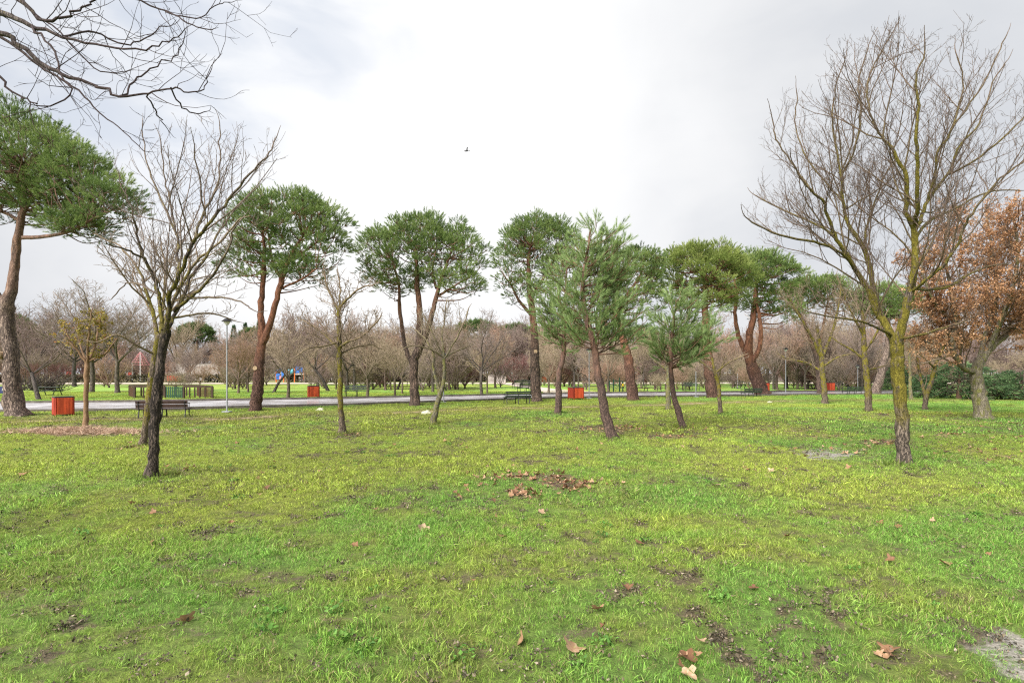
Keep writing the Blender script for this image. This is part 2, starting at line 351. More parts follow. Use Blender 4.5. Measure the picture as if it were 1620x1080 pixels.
def axis(fine0, fine1, step, lo, hi, g):
    a = list(np.arange(fine0, fine1, step)); s = step; v = fine1
    while v < hi: a.append(v); s *= g; v += s
    a.append(hi); s = step; v = fine0 - step
    while v > lo: a.insert(0, v); s *= g; v -= s
    a.insert(0, lo); return np.array(a)
gx = axis(-9, 9, 0.11, -420, 420, 1.055); gy = axis(2.2, 15, 0.10, -40, 620, 1.035)
X, Y = np.meshgrid(gx, gy); X = X.ravel(); Y = Y.ravel()
c, soil, bare = ground_look(X, Y)
nx, ny = len(gx), len(gy)
ii = (np.arange(ny - 1)[:, None] * nx + np.arange(nx - 1)[None]).ravel()
gq = np.stack([ii, ii + 1, ii + nx + 1, ii + nx], 1)
m, nt, b, out = newmat('lawn_soil'); N = NT(nt); M['lawn'] = m
oc = N.coord('Object')
na = N.noise(oc, 30, 5, 0.7); nb = N.noise(oc, 7, 5, 0.65); nc = N.noise(oc, 110, 3, 0.6)
bf = N.math('ADD', N.attr('bare'), N.math('MULTIPLY', N.math('SUBTRACT', na, 0.5), 1.0))
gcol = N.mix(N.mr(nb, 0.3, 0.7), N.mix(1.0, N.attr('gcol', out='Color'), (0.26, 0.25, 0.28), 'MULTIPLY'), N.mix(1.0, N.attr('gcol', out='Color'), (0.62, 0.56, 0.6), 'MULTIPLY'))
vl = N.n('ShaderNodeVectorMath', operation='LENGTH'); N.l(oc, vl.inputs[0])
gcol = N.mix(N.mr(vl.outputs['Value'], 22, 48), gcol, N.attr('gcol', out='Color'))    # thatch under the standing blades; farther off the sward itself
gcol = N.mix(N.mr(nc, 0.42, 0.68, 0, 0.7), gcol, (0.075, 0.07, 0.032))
scol = N.mix(N.mr(na, 0.3, 0.7), N.mix(1.0, N.attr('soil', out='Color'), (0.55, 0.55, 0.55), 'MULTIPLY'), N.mix(1.0, N.attr('soil', out='Color'), (1.3, 1.28, 1.25), 'MULTIPLY'))
N.l(N.mix(N.mr(bf, 0.42, 0.85), gcol, scol), b.inputs['Base Color']); b.inputs['Roughness'].default_value = 0.9; b.inputs['Specular IOR Level'].default_value = 0.15
N.bump(N.math('ADD', na, N.math('MULTIPLY', nb, 1.5)), 0.7, 0.04, b)
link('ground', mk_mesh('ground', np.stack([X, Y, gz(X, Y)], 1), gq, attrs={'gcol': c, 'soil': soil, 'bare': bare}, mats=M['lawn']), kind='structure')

# ------------------------------------------------------------------ the road across the park, its kerbs, the farther path
def strip(name, near, far, z, mat, sub=14, **kw):
    def res(P):
        P = [Vector(p) for p in P]; o = []
        for a, b in zip(P[:-1], P[1:]):
            for i in range(sub): o.append(a.lerp(b, i / sub))
        o.append(P[-1]); return o
    a = res(near); b = res(far); n = len(a); V = []
    for p, q in zip(a, b):
        for k in range(4): v = p.lerp(q, k / 3); V.append((v.x, v.y, z))
    Q = [(i * 4 + k, i * 4 + k + 1, i * 4 + k + 5, i * 4 + k + 4) for i in range(n - 1) for k in range(3)]
    Q = [(a_, d_, c_, b_) for a_, b_, c_, d_ in Q]
    return link(name, mk_mesh(name, V, Q, smooth=False, mats=mat), **kw)
def gp(px, py): v = PT(px, py, D(py)); return (v.x, v.y)
near_px = [(-420, 662), (-160, 656), (0, 652.3), (180, 650.3), (380, 645.4), (560, 641.0), (740, 634.6), (860, 630.8), (940, 629), (1120, 627), (1300, 624.6), (1420, 623.5), (1640, 622.5), (1900, 622)]
far_px = [(-420, 645), (-160, 641), (0, 639), (180, 637.2), (380, 634), (560, 631), (740, 627), (860, 624.4), (940, 623), (1120, 621.4), (1300, 620), (1420, 619.6), (1640, 619.2), (1900, 619)]
nearw = [Vector((*gp(*p), 0)) for p in near_px]; farw = [Vector((*gp(*p), 0)) for p in far_px]
m, nt, b, out = newmat('wet_asphalt'); N = NT(nt); M['road'] = m
oc = N.coord('Object'); n1 = N.noise(oc, 0.5, 5, 0.6, 0.3); n2 = N.noise(oc, 40, 3, 0.6)
n3 = N.noise(oc, 2.6, 6, 0.7)
N.l(N.mix(N.mr(n3, 0.56, 0.68, 0, .55), N.mix(N.mr(n1, 0.35, 0.65), (0.36, 0.35, 0.365), (0.44, 0.425, 0.445)), (0.24, 0.225, 0.22)), b.inputs['Base Color'])
N.l(N.mr(n1, 0.4, 0.62, 0.18, 0.38), b.inputs['Roughness']); b.inputs['Specular IOR Level'].default_value = 0.5
N.bump(n2, 0.12, 0.004, b)
strip('road', nearw, farw, 0.045, M['road'], kind='structure')
m, nt, b, out = newmat('kerb_stone'); N = NT(nt); M['kerb'] = m
n1 = N.noise(N.coord('Object'), 3, 5, 0.7)
N.l(N.mix(N.mr(n1, 0.3, 0.7), (0.07, 0.06, 0.052), (0.15, 0.135, 0.115)), b.inputs['Base Color'])
def kerb(P, side, h, wd):
    V = []; Q = []
    n = len(P)
    for i, p in enumerate(P):
        t = (P[min(i + 1, n - 1)] - P[max(i - 1, 0)]).normalized(); nn = Vector((-t.y, t.x, 0)) * side
        a = p; q = p + nn * wd
        for v, z in ((a, -0.1), (a, h), (q, h), (q, -0.1)): V.append((v.x, v.y, z))
    for i in range(n - 1):
        for k in range(3): Q.append((i * 4 + k, i * 4 + k + 1, i * 4 + k + 5, i * 4 + k + 4))
    link('kerb', mk_mesh('kerb', V, Q, smooth=False, mats=M['kerb']), kind='structure')
kerb(nearw, -1, 0.13, 0.14); kerb(farw, 1, 0.16, 0.14)
M['sand'] = paint('path_sand', (0.46, 0.39, 0.34), 0.15, 0.9, 0.8)
strip('path', [Vector((*gp(x, 607.6 - x * 0.0006), 0)) for x in (-500, 0, 500, 1000, 1600, 2100)], [Vector((*gp(x, 605.6 - x * 0.0006), 0)) for x in (-500, 0, 500, 1000, 1600, 2100)], 0.03, M['sand'], kind='structure')
strip('path', [Vector((*gp(*p), 0)) for p in ((780, 605), (815, 611), (850, 617), (868, 624.4))], [Vector((*gp(*p), 0)) for p in ((800, 605), (845, 611), (890, 617), (990, 623))], 0.034, M['sand'], kind='structure')

# ------------------------------------------------------------------ grass (nobody could count it): tufts standing on the lawn
def gn_scatter(name, P, rot, scl, idx, cols, sources, mat_unused=None):
    me = bpy.data.meshes.new(name); n = len(P)
    me.vertices.add(n); me.vertices.foreach_set('co', np.asarray(P, np.float32).ravel())
    for k, v, ty in (('rot', rot, 'FLOAT_VECTOR'), ('gcol', cols, 'FLOAT_VECTOR')):
        a = me.attributes.new(k, ty, 'POINT'); a.data.foreach_set('vector', np.asarray(v, np.float32).ravel())
    a = me.attributes.new('scl', 'FLOAT', 'POINT'); a.data.foreach_set('value', np.asarray(scl, np.float32))
    a = me.attributes.new('pick', 'INT', 'POINT'); a.data.foreach_set('value', np.asarray(idx, np.int32))
    me.update()
    o = link(name, me, kind='stuff')
    col = bpy.data.collections.new(name + '_kinds')
    for s in sources: col.objects.link(s)
    ng = bpy.data.node_groups.new(name + '_scatter', 'GeometryNodeTree')
    ng.interface.new_socket('Geometry', in_out='INPUT', socket_type='NodeSocketGeometry'); ng.interface.new_socket('Geometry', in_out='OUTPUT', socket_type='NodeSocketGeometry')
    nn = ng.nodes; gi = nn.new('NodeGroupInput'); go = nn.new('NodeGroupOutput')
    ci = nn.new('GeometryNodeCollectionInfo'); ci.inputs[0].default_value = col; ci.inputs['Separate Children'].default_value = True; ci.inputs['Reset Children'].default_value = True
    ip = nn.new('GeometryNodeInstanceOnPoints'); ip.inputs['Pick Instance'].default_value = True
    def na(nm, ty):
        x = nn.new('GeometryNodeInputNamedAttribute'); x.data_type = ty; x.inputs[0].default_value = nm
        return [q for q in x.outputs if q.enabled and q.name == 'Attribute'][0]
    L = ng.links.new
    mp = nn.new('GeometryNodeMeshToPoints'); mp.inputs['Radius'].default_value = 0.0
    L(gi.outputs[0], mp.inputs[0]); L(mp.outputs[0], ip.inputs['Points'])
    L(ci.outputs[0], ip.inputs['Instance']); L(na('pick', 'INT'), ip.inputs['Instance Index'])
    e2r = nn.new('FunctionNodeEulerToRotation'); L(na('rot', 'FLOAT_VECTOR'), e2r.inputs[0]); L(e2r.outputs[0], ip.inputs['Rotation'])
    L(na('scl', 'FLOAT'), ip.inputs['Scale']); L(ip.outputs[0], go.inputs[0])
    md = o.modifiers.new('scatter', 'NODES'); md.node_group = ng
    return o
m, nt, b, out = newmat('grass_blade'); N = NT(nt); M['grass'] = m
tn = N.attr('tone'); gc = N.attr('gcol', 'INSTANCER', 'Color')
c1 = N.mix(1.0, gc, N.ramp(tn, [(0.0, (0.42, 0.46, 0.45)), (0.5, (0.95, 0.97, 0.95)), (1.0, (1.65, 1.52, 1.5))]), 'MULTIPLY')
c1 = N.mix(N.mr(tn, 0.88, 0.90), c1, (0.36, 0.29, 0.15))
N.l(c1, b.inputs['Base Color']); b.inputs['Roughness'].default_value = 0.5; b.inputs['Specular IOR Level'].default_value = 0.3
tr = N.n('ShaderNodeBsdfTranslucent'); N.l(c1, tr.inputs[0]); mx = N.n('ShaderNodeMixShader'); mx.inputs[0].default_value = 0.42
N.l(b.outputs[0], mx.inputs[1]); N.l(tr.outputs[0], mx.inputs[2]); N.l(mx.outputs[0], out.inputs[0])
def tuft(seed, nb, rad, h, wd):
    R = np.random.RandomState(seed)
    a = R.rand(nb) * 6.283; r = rad * np.sqrt(R.rand(nb)); bx = r * np.cos(a); by = r * np.sin(a)
    az = R.rand(nb) * 6.283; hh = h * (0.45 + 0.8 * R.rand(nb)); lean = hh * (0.25 + 1.25 * R.rand(nb) ** 1.3); w2 = wd * (0.6 + 0.7 * R.rand(nb)) / 2
    fa = az + 1.57 + R.randn(nb) * 0.5
    dx, dy = np.cos(az), np.sin(az); sx, sy = np.cos(fa) * w2, np.sin(fa) * w2
    z0 = np.full(nb, -0.015)
    v = [np.stack([bx - sx, by - sy, z0], 1), np.stack([bx + sx, by + sy, z0], 1),
         np.stack([bx + dx * lean * .35 + sx * .8, by + dy * lean * .35 + sy * .8, hh * .62], 1), np.stack([bx + dx * lean * .35 - sx * .8, by + dy * lean * .35 - sy * .8, hh * .62], 1),
         np.stack([bx + dx * lean, by + dy * lean, hh * (0.85 + 0.15 * R.rand(nb))], 1)]
    V = np.stack(v, 1).reshape(-1, 3); i = np.arange(nb) * 5
    me = mk_mesh('grass_tuft', V, np.stack([i, i + 1, i + 2, i + 3], 1), np.stack([i + 3, i + 2, i + 4], 1), attrs={'tone': np.repeat(R.rand(nb), 5)}, mats=M['grass'])
    return bpy.data.objects.new('grass_tuft', me)
def grass_band(name, d0, d1, dens, srcs, smin, smax, seed, lean=0.25):
    R = np.random.RandomState(seed)
    A = 1.02 * (d1 ** 2 - d0 ** 2) + 2.0 * (d1 - d0); n = int(A * dens)
    y = np.sqrt(d0 ** 2 + (d1 ** 2 - d0 ** 2) * R.rand(n)); x = (R.rand(n) * 2 - 1) * (1.0 * y + 1.2)
    c, soil, bare = ground_look(x, y)
    gap = sst(0.47, 0.58, fbm(x, y, 9.0, 3, 61) * .65 + fbm(x, y, 2.3, 2, 62) * .35)
    keep = R.rand(n) > np.maximum(np.minimum(bare * .8, .66), gap * .6)
    # not on the road
    yr = np.interp(CX + x / y * FPX, [p[0] for p in near_px], [p[1] for p in near_px]); yf = np.interp(CX + x / y * FPX, [p[0] for p in far_px], [p[1] for p in far_px])
    row = HY + CAMH * FPX / y
    keep &= ~((row < yr + 0.15) & (row > yf - 0.15))
    x, y, c, bare = x[keep], y[keep], c[keep], bare[keep]; n = len(x)
    big = fbm(x, y, 0.8, 3, 21)
    s = (smin + (smax - smin) * R.rand(n)) * (0.82 + 0.5 * sst(0.35, 0.7, big)) * (1 - 0.4 * bare)
    rot = np.stack([R.randn(n) * lean, R.randn(n) * lean, R.rand(n) * 6.283], 1)
    c = c * (0.7 + 0.62 * R.rand(n))[:, None]; k = (R.rand(n) < .09)[:, None]; c = np.where(k, c * .35 + np.array([[.16, .12, .06]]) * .8, c)
    gn_scatter(name, np.stack([x, y, gz(x, y)], 1), rot, s, R.randint(0, len(srcs), n), c, srcs)
grass_band('grass', 2.4, 7.5, 800, [tuft(i, 17, 0.05, 0.034, 0.0031) for i in range(6)], 0.65, 1.3, 11, .42)
grass_band('grass', 7.5, 16, 270, [tuft(20 + i, 25, 0.085, 0.028, 0.0052) for i in range(5)], 0.7, 1.35, 12, .4)
grass_band('grass', 16, 52, 30, [tuft(40 + i, 40, 0.22, 0.032, 0.014) for i in range(4)], 0.7, 1.3, 13, 0.1)

R = np.random.RandomState(19); gx_ = []
for (a, b_, rx, ry) in BASES:                      # the mower misses the foot of each trunk
    d = CAMH * FPX / (b_ - 1.5 - HY); x0 = (a - CX) / FPX * d; n = 46; th = R.rand(n) * 6.28; q = .16 + .32 * R.rand(n) ** 1.5
    gx_.append(np.stack([x0 + np.cos(th) * q, d + np.sin(th) * q], 1))
gx_ = np.concatenate(gx_); n = len(gx_); c, _, _ = ground_look(gx_[:, 0], gx_[:, 1])
gn_scatter('grass', np.concatenate([gx_, gz(gx_[:, 0], gx_[:, 1])[:, None]], 1), np.stack([R.randn(n) * .2, R.randn(n) * .2, R.rand(n) * 6.28], 1), 1.0 + .8 * R.rand(n), R.randint(0, 4, n), c * (.55 + .4 * R.rand(n))[:, None], [tuft(60 + i, 18, 0.07, 0.065, 0.006) for i in range(4)])

# ------------------------------------------------------------------ trees: skeletons
def cr(P, n=4):                                    # Catmull-Rom through traced points
    P = [Vector(p) for p in P]
    Q = [P[0] * 2 - P[1]] + P + [P[-1] * 2 - P[-2]]; o = []
    for i in range(1, len(Q) - 2):
        a, b, c, d = Q[i - 1], Q[i], Q[i + 1], Q[i + 2]
        for k in range(n):
            t = k / n
            o.append(0.5 * ((2 * b) + (c - a) * t + (2 * a - 5 * b + 4 * c - d) * t * t + (3 * b - a - 3 * c + d) * t ** 3))
    o.append(P[-1]); return o
class Skel:
    def __init__(s, seed): s.r = random.Random(seed); s.br = []
    def add(s, pts, rad, lv): s.br.append((pts, rad, lv)); return s.br[-1]
def rv(r): return Vector((r.gauss(0, 1), r.gauss(0, 1), r.gauss(0, 1)))
UP = Vector((0, 0, 1))
def grow(sk, p, d, L, r0, lv, P):
    r = sk.r; n = P['seg'][lv]; st = L / n; pts = [p]; d = d.normalized()
    for i in range(n):
        d = (d + rv(r) * P['gnarl'][lv] + UP * P['up'][lv] * (0.5 + i / n)).normalized(); p = p + d * st; pts.append(p)
    re = max(r0 * P['taper'], P['rmin'] * 0.6)
    rad = [r0 + (re - r0) * (i / n) for i in range(n + 1)]
    sk.add(pts, rad, lv)
    if lv < P['max']: spawn(sk, pts, rad, L, lv + 1, P, P['t0'][lv])
def spawn(sk, pts, rad, L, lv, P, t0, mult=1.0):
    r = sk.r; nc = max(1, int(L * P['dens'][lv] * mult * r.uniform(0.8, 1.2) + r.random())); phi = r.random() * 6.28; n = len(pts) - 1
    for k in range(nc):
        t = t0 + (1 - t0) * (k + r.random()) / nc
        f = min(t * n, n - 1e-4); i = int(f); u = f - i
        p = pts[i].lerp(pts[i + 1], u); tg = (pts[i + 1] - pts[i]).normalized()
        phi += 2.4 + r.gauss(0, 0.5); ang = math.radians(r.uniform(*P['ang'][lv]))
        s = tg.orthogonal().normalized(); q = s * math.cos(phi) + tg.cross(s) * math.sin(phi)
        d = tg * math.cos(ang) + q * math.sin(ang)
        if d.z < P.get('minz', -0.25): d.z = P.get('minz', -0.25) * r.random()
        d = (d + UP * P['bias'][lv]).normalized()
        Lc = max(P['lmin'][lv], min(P['lmax'][lv], L * P['ratio'][lv] * (1 - 0.55 * t))) * r.uniform(0.65, 1.2)
        env = P.get('env')
        if env:
            for _ in range(4):
                if env(p + d * Lc * 0.9): break
                Lc *= 0.72
            else:
                if Lc < P['lmin'][lv] * 0.4: continue
        rl = rad[i] + (rad[i + 1] - rad[i]) * u
        rc = max(P['rmin'], min(rl * 0.7, Lc * P['slim']))
        grow(sk, p, d, Lc, rc, lv, P)
BARE = dict(seg=[6, 6, 5, 4, 3], gnarl=[.08, .13, .16, .18, .18], up=[.05, .07, .08, .07, .06], taper=.32, rmin=.004, max=4, t0=[.3, .22, .2, .18, .15],
            dens=[0, 2.2, 2.6, 3.6, 5.0], ang=[(0, 0), (30, 55), (30, 60), (28, 62), (25, 60)], bias=[0, .12, .1, .08, .06], ratio=[1, .62, .55, .5, .5],
            lmin=[.5, .5, .32, .18, .10], lmax=[9, 3.2, 1.7, .9, .45], slim=.020)
def par(**k): P = dict(BARE); P.update(k); return P

def tubes(branches, sides):
    """all branches as tapering tubes; returns V, Q, thickness"""
    by = {}
    for pts, rad, lv in branches: by.setdefault(len(pts), []).append((pts, rad))
    VV = []; QQ = []; TT = []; base = 0
    for n, L in by.items():
        P = np.array([[tuple(p) for p in b[0]] for b in L]); R = np.array([b[1] for b in L]); B = len(L)
        T = np.empty_like(P); T[:, 1:-1] = P[:, 2:] - P[:, :-2]; T[:, 0] = P[:, 1] - P[:, 0]; T[:, -1] = P[:, -1] - P[:, -2]
        T /= np.maximum(np.linalg.norm(T, axis=2, keepdims=True), 1e-9)
        ch = P[:, -1] - P[:, 0]
        ref = np.where((np.abs(ch[:, 2]) > 0.8 * np.linalg.norm(ch, axis=1))[:, None], np.array([[1.0, 0.13, 0]]), np.array([[0.1, 0.07, 1.0]]))
        U = np.cross(T, ref[:, None, :]); U /= np.maximum(np.linalg.norm(U, axis=2, keepdims=True), 1e-9); W = np.cross(T, U)
        a = np.arange(sides) / sides * 2 * np.pi
        V = P[:, :, None] + (U[:, :, None] * np.cos(a)[None, None, :, None] + W[:, :, None] * np.sin(a)[None, None, :, None]) * R[:, :, None, None]
        VV.append(V.reshape(-1, 3)); TT.append(np.repeat(R.ravel(), sides))
        b0 = base + (np.arange(B) * n * sides)[:, None, None]; i = np.arange(n - 1)[None, :, None] * sides; j = np.arange(sides)[None, None]
        j2 = (j + 1) % sides
        QQ.append(np.stack([b0 + i + j, b0 + i + j2, b0 + i + sides + j2, b0 + i + sides + j], -1).reshape(-1, 4)); base += B * n * sides
    return np.concatenate(VV), np.concatenate(QQ), np.concatenate(TT)
def wood_mesh(name, branches, sides, mat, rough=0.0, flare=0.0, thr=(0.006, 0.022)):
    V, Q, T = tubes(branches, sides)
    if rough:                                      # bark relief and root flare of the big trunks
        f = 11.0
        h = fbm(V[:, 0] * f + V[:, 1] * f * 0.9, V[:, 2] * f * 0.35 + V[:, 1] * f * .3, 1.0, 3, 41) - 0.5
        cen = V - 0
        V = V + (np.stack([np.sin(V[:, 1] * 37 + V[:, 2] * 5), np.cos(V[:, 0] * 37 + V[:, 2] * 6), 0 * T], 1) * 0.25 + h[:, None] * np.stack([np.sign(V[:, 0]), np.sign(V[:, 1]), 0 * T], 1)) * (rough * T)[:, None]
    return mk_mesh(name, V, Q, attrs={'thick': sst(thr[0], thr[1], T)}, mats=mat)
def rads(ws, n):                                   # radii given at the traced points, resampled
    return list(np.interp(np.linspace(0, len(ws) - 1, n), range(len(ws)), ws))

def base_pt(px, py):
    d = D(py); x = (px - CX) / FPX * d
    return Vector((x, d, float(gz(np.array([x]), np.array([d]))[0]))), d
def traced(b, d, pts, ws=None, n=4):
    """pixel trace (column, row, extra distance) -> local points, radii from widths in pixels"""
    P = [PT(p[0], p[1], d + (p[2] if len(p) > 2 else 0)) - b for p in pts]
    Q = cr(P, n); R = None
    if ws is not None:
        R = [max(.004, w * .83 / 2 / FPX * d) for w in rads(ws, len(Q))]
        rr = random.Random(int(P[0].x * 1000) + len(pts)); Q = [Q[0]] + [q + Vector((rr.gauss(0, 1), rr.gauss(0, 1), rr.gauss(0, .6))) * (.012 if r_ < .04 else min(.02, .10 * r_)) for q, r_ in zip(Q[1:], R[1:])]
    return Q, R
def flare(pts, rad, h=0.35, k=0.45):
    z0 = pts[0].z
    return [r * (1 + k * max(0, 1 - (p.z - z0) / h) ** 2) for p, r in zip(pts, rad)]
def sink(pts, dz=0.12):
    pts = list(pts); t = (pts[1] - pts[0]).normalized(); pts[0] = pts[0] - t * dz; return pts

# ---- leaves and needles
def frames(Dv):
    Dv = Dv / np.maximum(np.linalg.norm(Dv, axis=1, keepdims=True), 1e-9)
    ref = np.where(np.abs(Dv[:, 2:3]) > 0.9, np.array([[1.0, 0, 0]]), np.array([[0, 0, 1.0]]))
    U = np.cross(Dv, ref); U /= np.linalg.norm(U, axis=1, keepdims=True); return Dv, U, np.cross(Dv, U)
def needle_mesh(name, P, Dv, Ls, K, nl, wd, mat, seed, spread=(18, 50), tone=None, tonevar=0.3):
    R = np.random.RandomState(seed); n = len(P); Dv, U, W = frames(Dv)
    s = R.rand(n, K) ** 0.8; az = R.rand(n, K) * 6.283; an = np.radians(spread[0] + (spread[1] - spread[0]) * R.rand(n, K)) * (1.15 - 0.55 * s)
    bs = P[:, None] + Dv[:, None] * (s * Ls[:, None])[..., None]
    rad = U[:, None] * np.cos(az)[..., None] + W[:, None] * np.sin(az)[..., None]
    nd = Dv[:, None] * np.cos(an)[..., None] + rad * np.sin(an)[..., None]
    ln = nl * (0.7 + 0.5 * R.rand(n, K))
    side = np.cross(nd, R.randn(n, K, 3)); side /= np.maximum(np.linalg.norm(side, axis=2, keepdims=True), 1e-9)
    side *= wd / 2
    V = np.stack([bs - side, bs + side, bs + nd * ln[..., None]], 2).reshape(-1, 3)
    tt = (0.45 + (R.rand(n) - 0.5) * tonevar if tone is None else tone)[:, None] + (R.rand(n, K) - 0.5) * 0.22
    tt = np.stack([tt - 0.15, tt - 0.15, tt + 0.22], 2).ravel()  # tip paler than base: new growth, plus clump highlights painted into the tone
    return mk_mesh(name, V, None, np.arange(len(V)).reshape(-1, 3), smooth=False, attrs={'tone': np.clip(tt, 0, 1)}, mats=mat)
def leaf_mesh(name, P, size, mat, seed, tone=None, droop=0.2):
    R = np.random.RandomState(seed); n = len(P); d = R.randn(n, 3); d[:, 2] -= droop; d, U, W = frames(d)
    s = size * (0.6 + 0.7 * R.rand(n))[:, None]; wv = U * s * 0.36; bend = W * s * 0.18 * R.randn(n, 1)
    V = np.stack([P, P + d * s * .5 - wv + bend, P + d * s, P + d * s * .5 + wv + bend], 1).reshape(-1, 3)
    i = np.arange(n) * 4
    t = np.clip(R.rand(n) if tone is None else tone, 0, 1)
    return mk_mesh(name, V, None, np.concatenate([np.stack([i, i + 1, i + 2], 1), np.stack([i, i + 2, i + 3], 1)]), smooth=False, attrs={'tone': np.repeat(t, 4)}, mats=mat)

# ---- stone pines: traced stems, crown of many shoot clumps round traced crown masses
def stone_pine(label, base, stems, crown, mat='needles', bk='bark_pine', seed=1, clumps=60, shoots=34, rc=(0.40, 0.68), K=28, nl=0.125, wd=0.0145, group='stone pines', sl=0.20, depth=1.0, name='pine_tree', tonebias=0.0, knots=()):
    b, d = base_pt(*base); r = random.Random(seed); R = np.random.RandomState(seed)
    root = thing(name, label, 'tree', b, group=group)
    br = []; tips = []
    for k, (pts, ws) in enumerate(stems):
        Q, W = traced(b, d, pts, ws, 5); W = [x * .84 for x in W]
        if k == 0: Q = sink(Q); W = flare(Q, W, 0.45, 0.35)
        br.append((Q, W, 0)); tips.append((Q, W))
    me = wood_mesh('trunk', br, 14, M[bk], rough=0.30); tr = link('trunk', me, root)
    for (kx, ky, kr) in knots:                     # pale sawn-off branch scars
        p = PT(kx, ky, d) - b; rr = kr / FPX * d
        q = MB().bar(p + Vector((0, 0.05, 0)), p + Vector((0.0, -rr * 1.5 - 0.1, 0.0)), rr, 10); q.build('branch_scar', M['cut_wood'], tr)
    E = []
    for (cx, cy_, rx, ry, dz) in crown:
        c = PT(cx, cy_, d + dz) - b; E.append((c, rx / FPX * d, ry / FPX * d))
    CC = sum((e[0] for e in E), Vector()) / len(E)
    tot = sum(e[1] * e[1] for e in E); C = []
    for (c, rx, rz) in E:
        nn = max(4, int(1.55 * clumps * rx * rx / tot)); ph = r.random() * 6
        for i in range(nn):
            u = (i + 0.5) / nn; el = math.asin(1 - 1.66 * u); ph += 2.39996 + r.gauss(0, .15)
            q = Vector((math.cos(el) * math.cos(ph), math.cos(el) * math.sin(ph), math.sin(el)))
            k = r.uniform(0.72, 1.0) if r.random() < 0.8 else r.uniform(0.35, 0.7)
            p = c + Vector((q.x * rx * k, q.y * rx * k * depth, q.z * rz * k))
            inside = False
            for (c2, rx2, rz2) in E:
                if c2 is not c and ((p.x - c2.x) / rx2) ** 2 + ((p.y - c2.y) / (rx2 * depth)) ** 2 + ((p.z - c2.z) / rz2) ** 2 < 0.42: inside = True
            if not inside: C.append((p, q, r.uniform(*rc) * (0.75 if q.z < -0.1 else 1.0)))
    SP = []; SD = []; ST = []; limbs = []
    for (p, q, rr) in C:
        # limb from the nearest stem, rising outwards
        bestd = 1e9; bp = None
        for Q, W in tips:
            for i in range(int(len(Q) * 0.45), len(Q)):
                dd = (Q[i] - p).length + max(0, Q[i].z - p.z + 0.3) * 2.5
                if dd < bestd: bestd = dd; bp = (Q[i], W[i])
        a = bp[0]; L = (p - a).length
        mid = a.lerp(p, 0.5) + Vector((r.gauss(0, .06), r.gauss(0, .06), -0.10 + r.gauss(0, .05))) * L
        pts = cr([a, mid, p], 4); r0 = max(0.018, min(bp[1] * 0.6, 0.016 * L + 0.008)); limbs.append((pts, list(np.linspace(r0, 0.012, len(pts))), 1))
        n = int(1.7 * shoots * (rr / 0.62) ** 1.7); v = R.randn(n, 3); v /= np.linalg.norm(v, axis=1, keepdims=True)
        v[:, 2] = np.where(v[:, 2] < -0.35, -v[:, 2] * 0.5, v[:, 2]); qq = np.array(q)
        out = np.array((p - CC).normalized())
        pos = np.array(p)[None] + v * rr * (0.55 + 0.45 * R.rand(n, 1)) * np.array([[1, 1, 0.78]])
        dr = v * 0.85 + qq[None] * 0.25 + out[None] * 0.2 + np.array([[0, 0, 0.38]]) + R.randn(n, 3) * 0.22
        SP.append(pos); SD.append(dr); ST.append(np.full(n, 0.58 + r.gauss(0, 0.14) + tonebias) + R.randn(n) * 0.10 + 0.12 * v[:, 2])  # upward-facing shoots toned lighter, undersides darker: clump shading put into the colour
        for _ in range(5):                         # bare twigs inside the clump
            vv = Vector(v[R.randint(n)]) * rr * 0.8; limbs.append(([p, p + vv * .5 + rv(r) * .03, p + vv], [0.012, .008, .006], 2))
    limbs = [(cr(pp, 2) if len(pp) < 5 else pp, rads(rr_, len(cr(pp, 2))) if len(pp) < 5 else rr_, lv) for pp, rr_, lv in limbs]
    link('branchwork', wood_mesh('branchwork', limbs, 6, M[bk]), root)
    SP = np.concatenate(SP); SD = np.concatenate(SD); ST = np.concatenate(ST)
    Ls = sl * (0.7 + 0.6 * R.rand(len(SP)))
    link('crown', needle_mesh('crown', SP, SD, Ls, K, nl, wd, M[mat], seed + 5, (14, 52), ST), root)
    return root

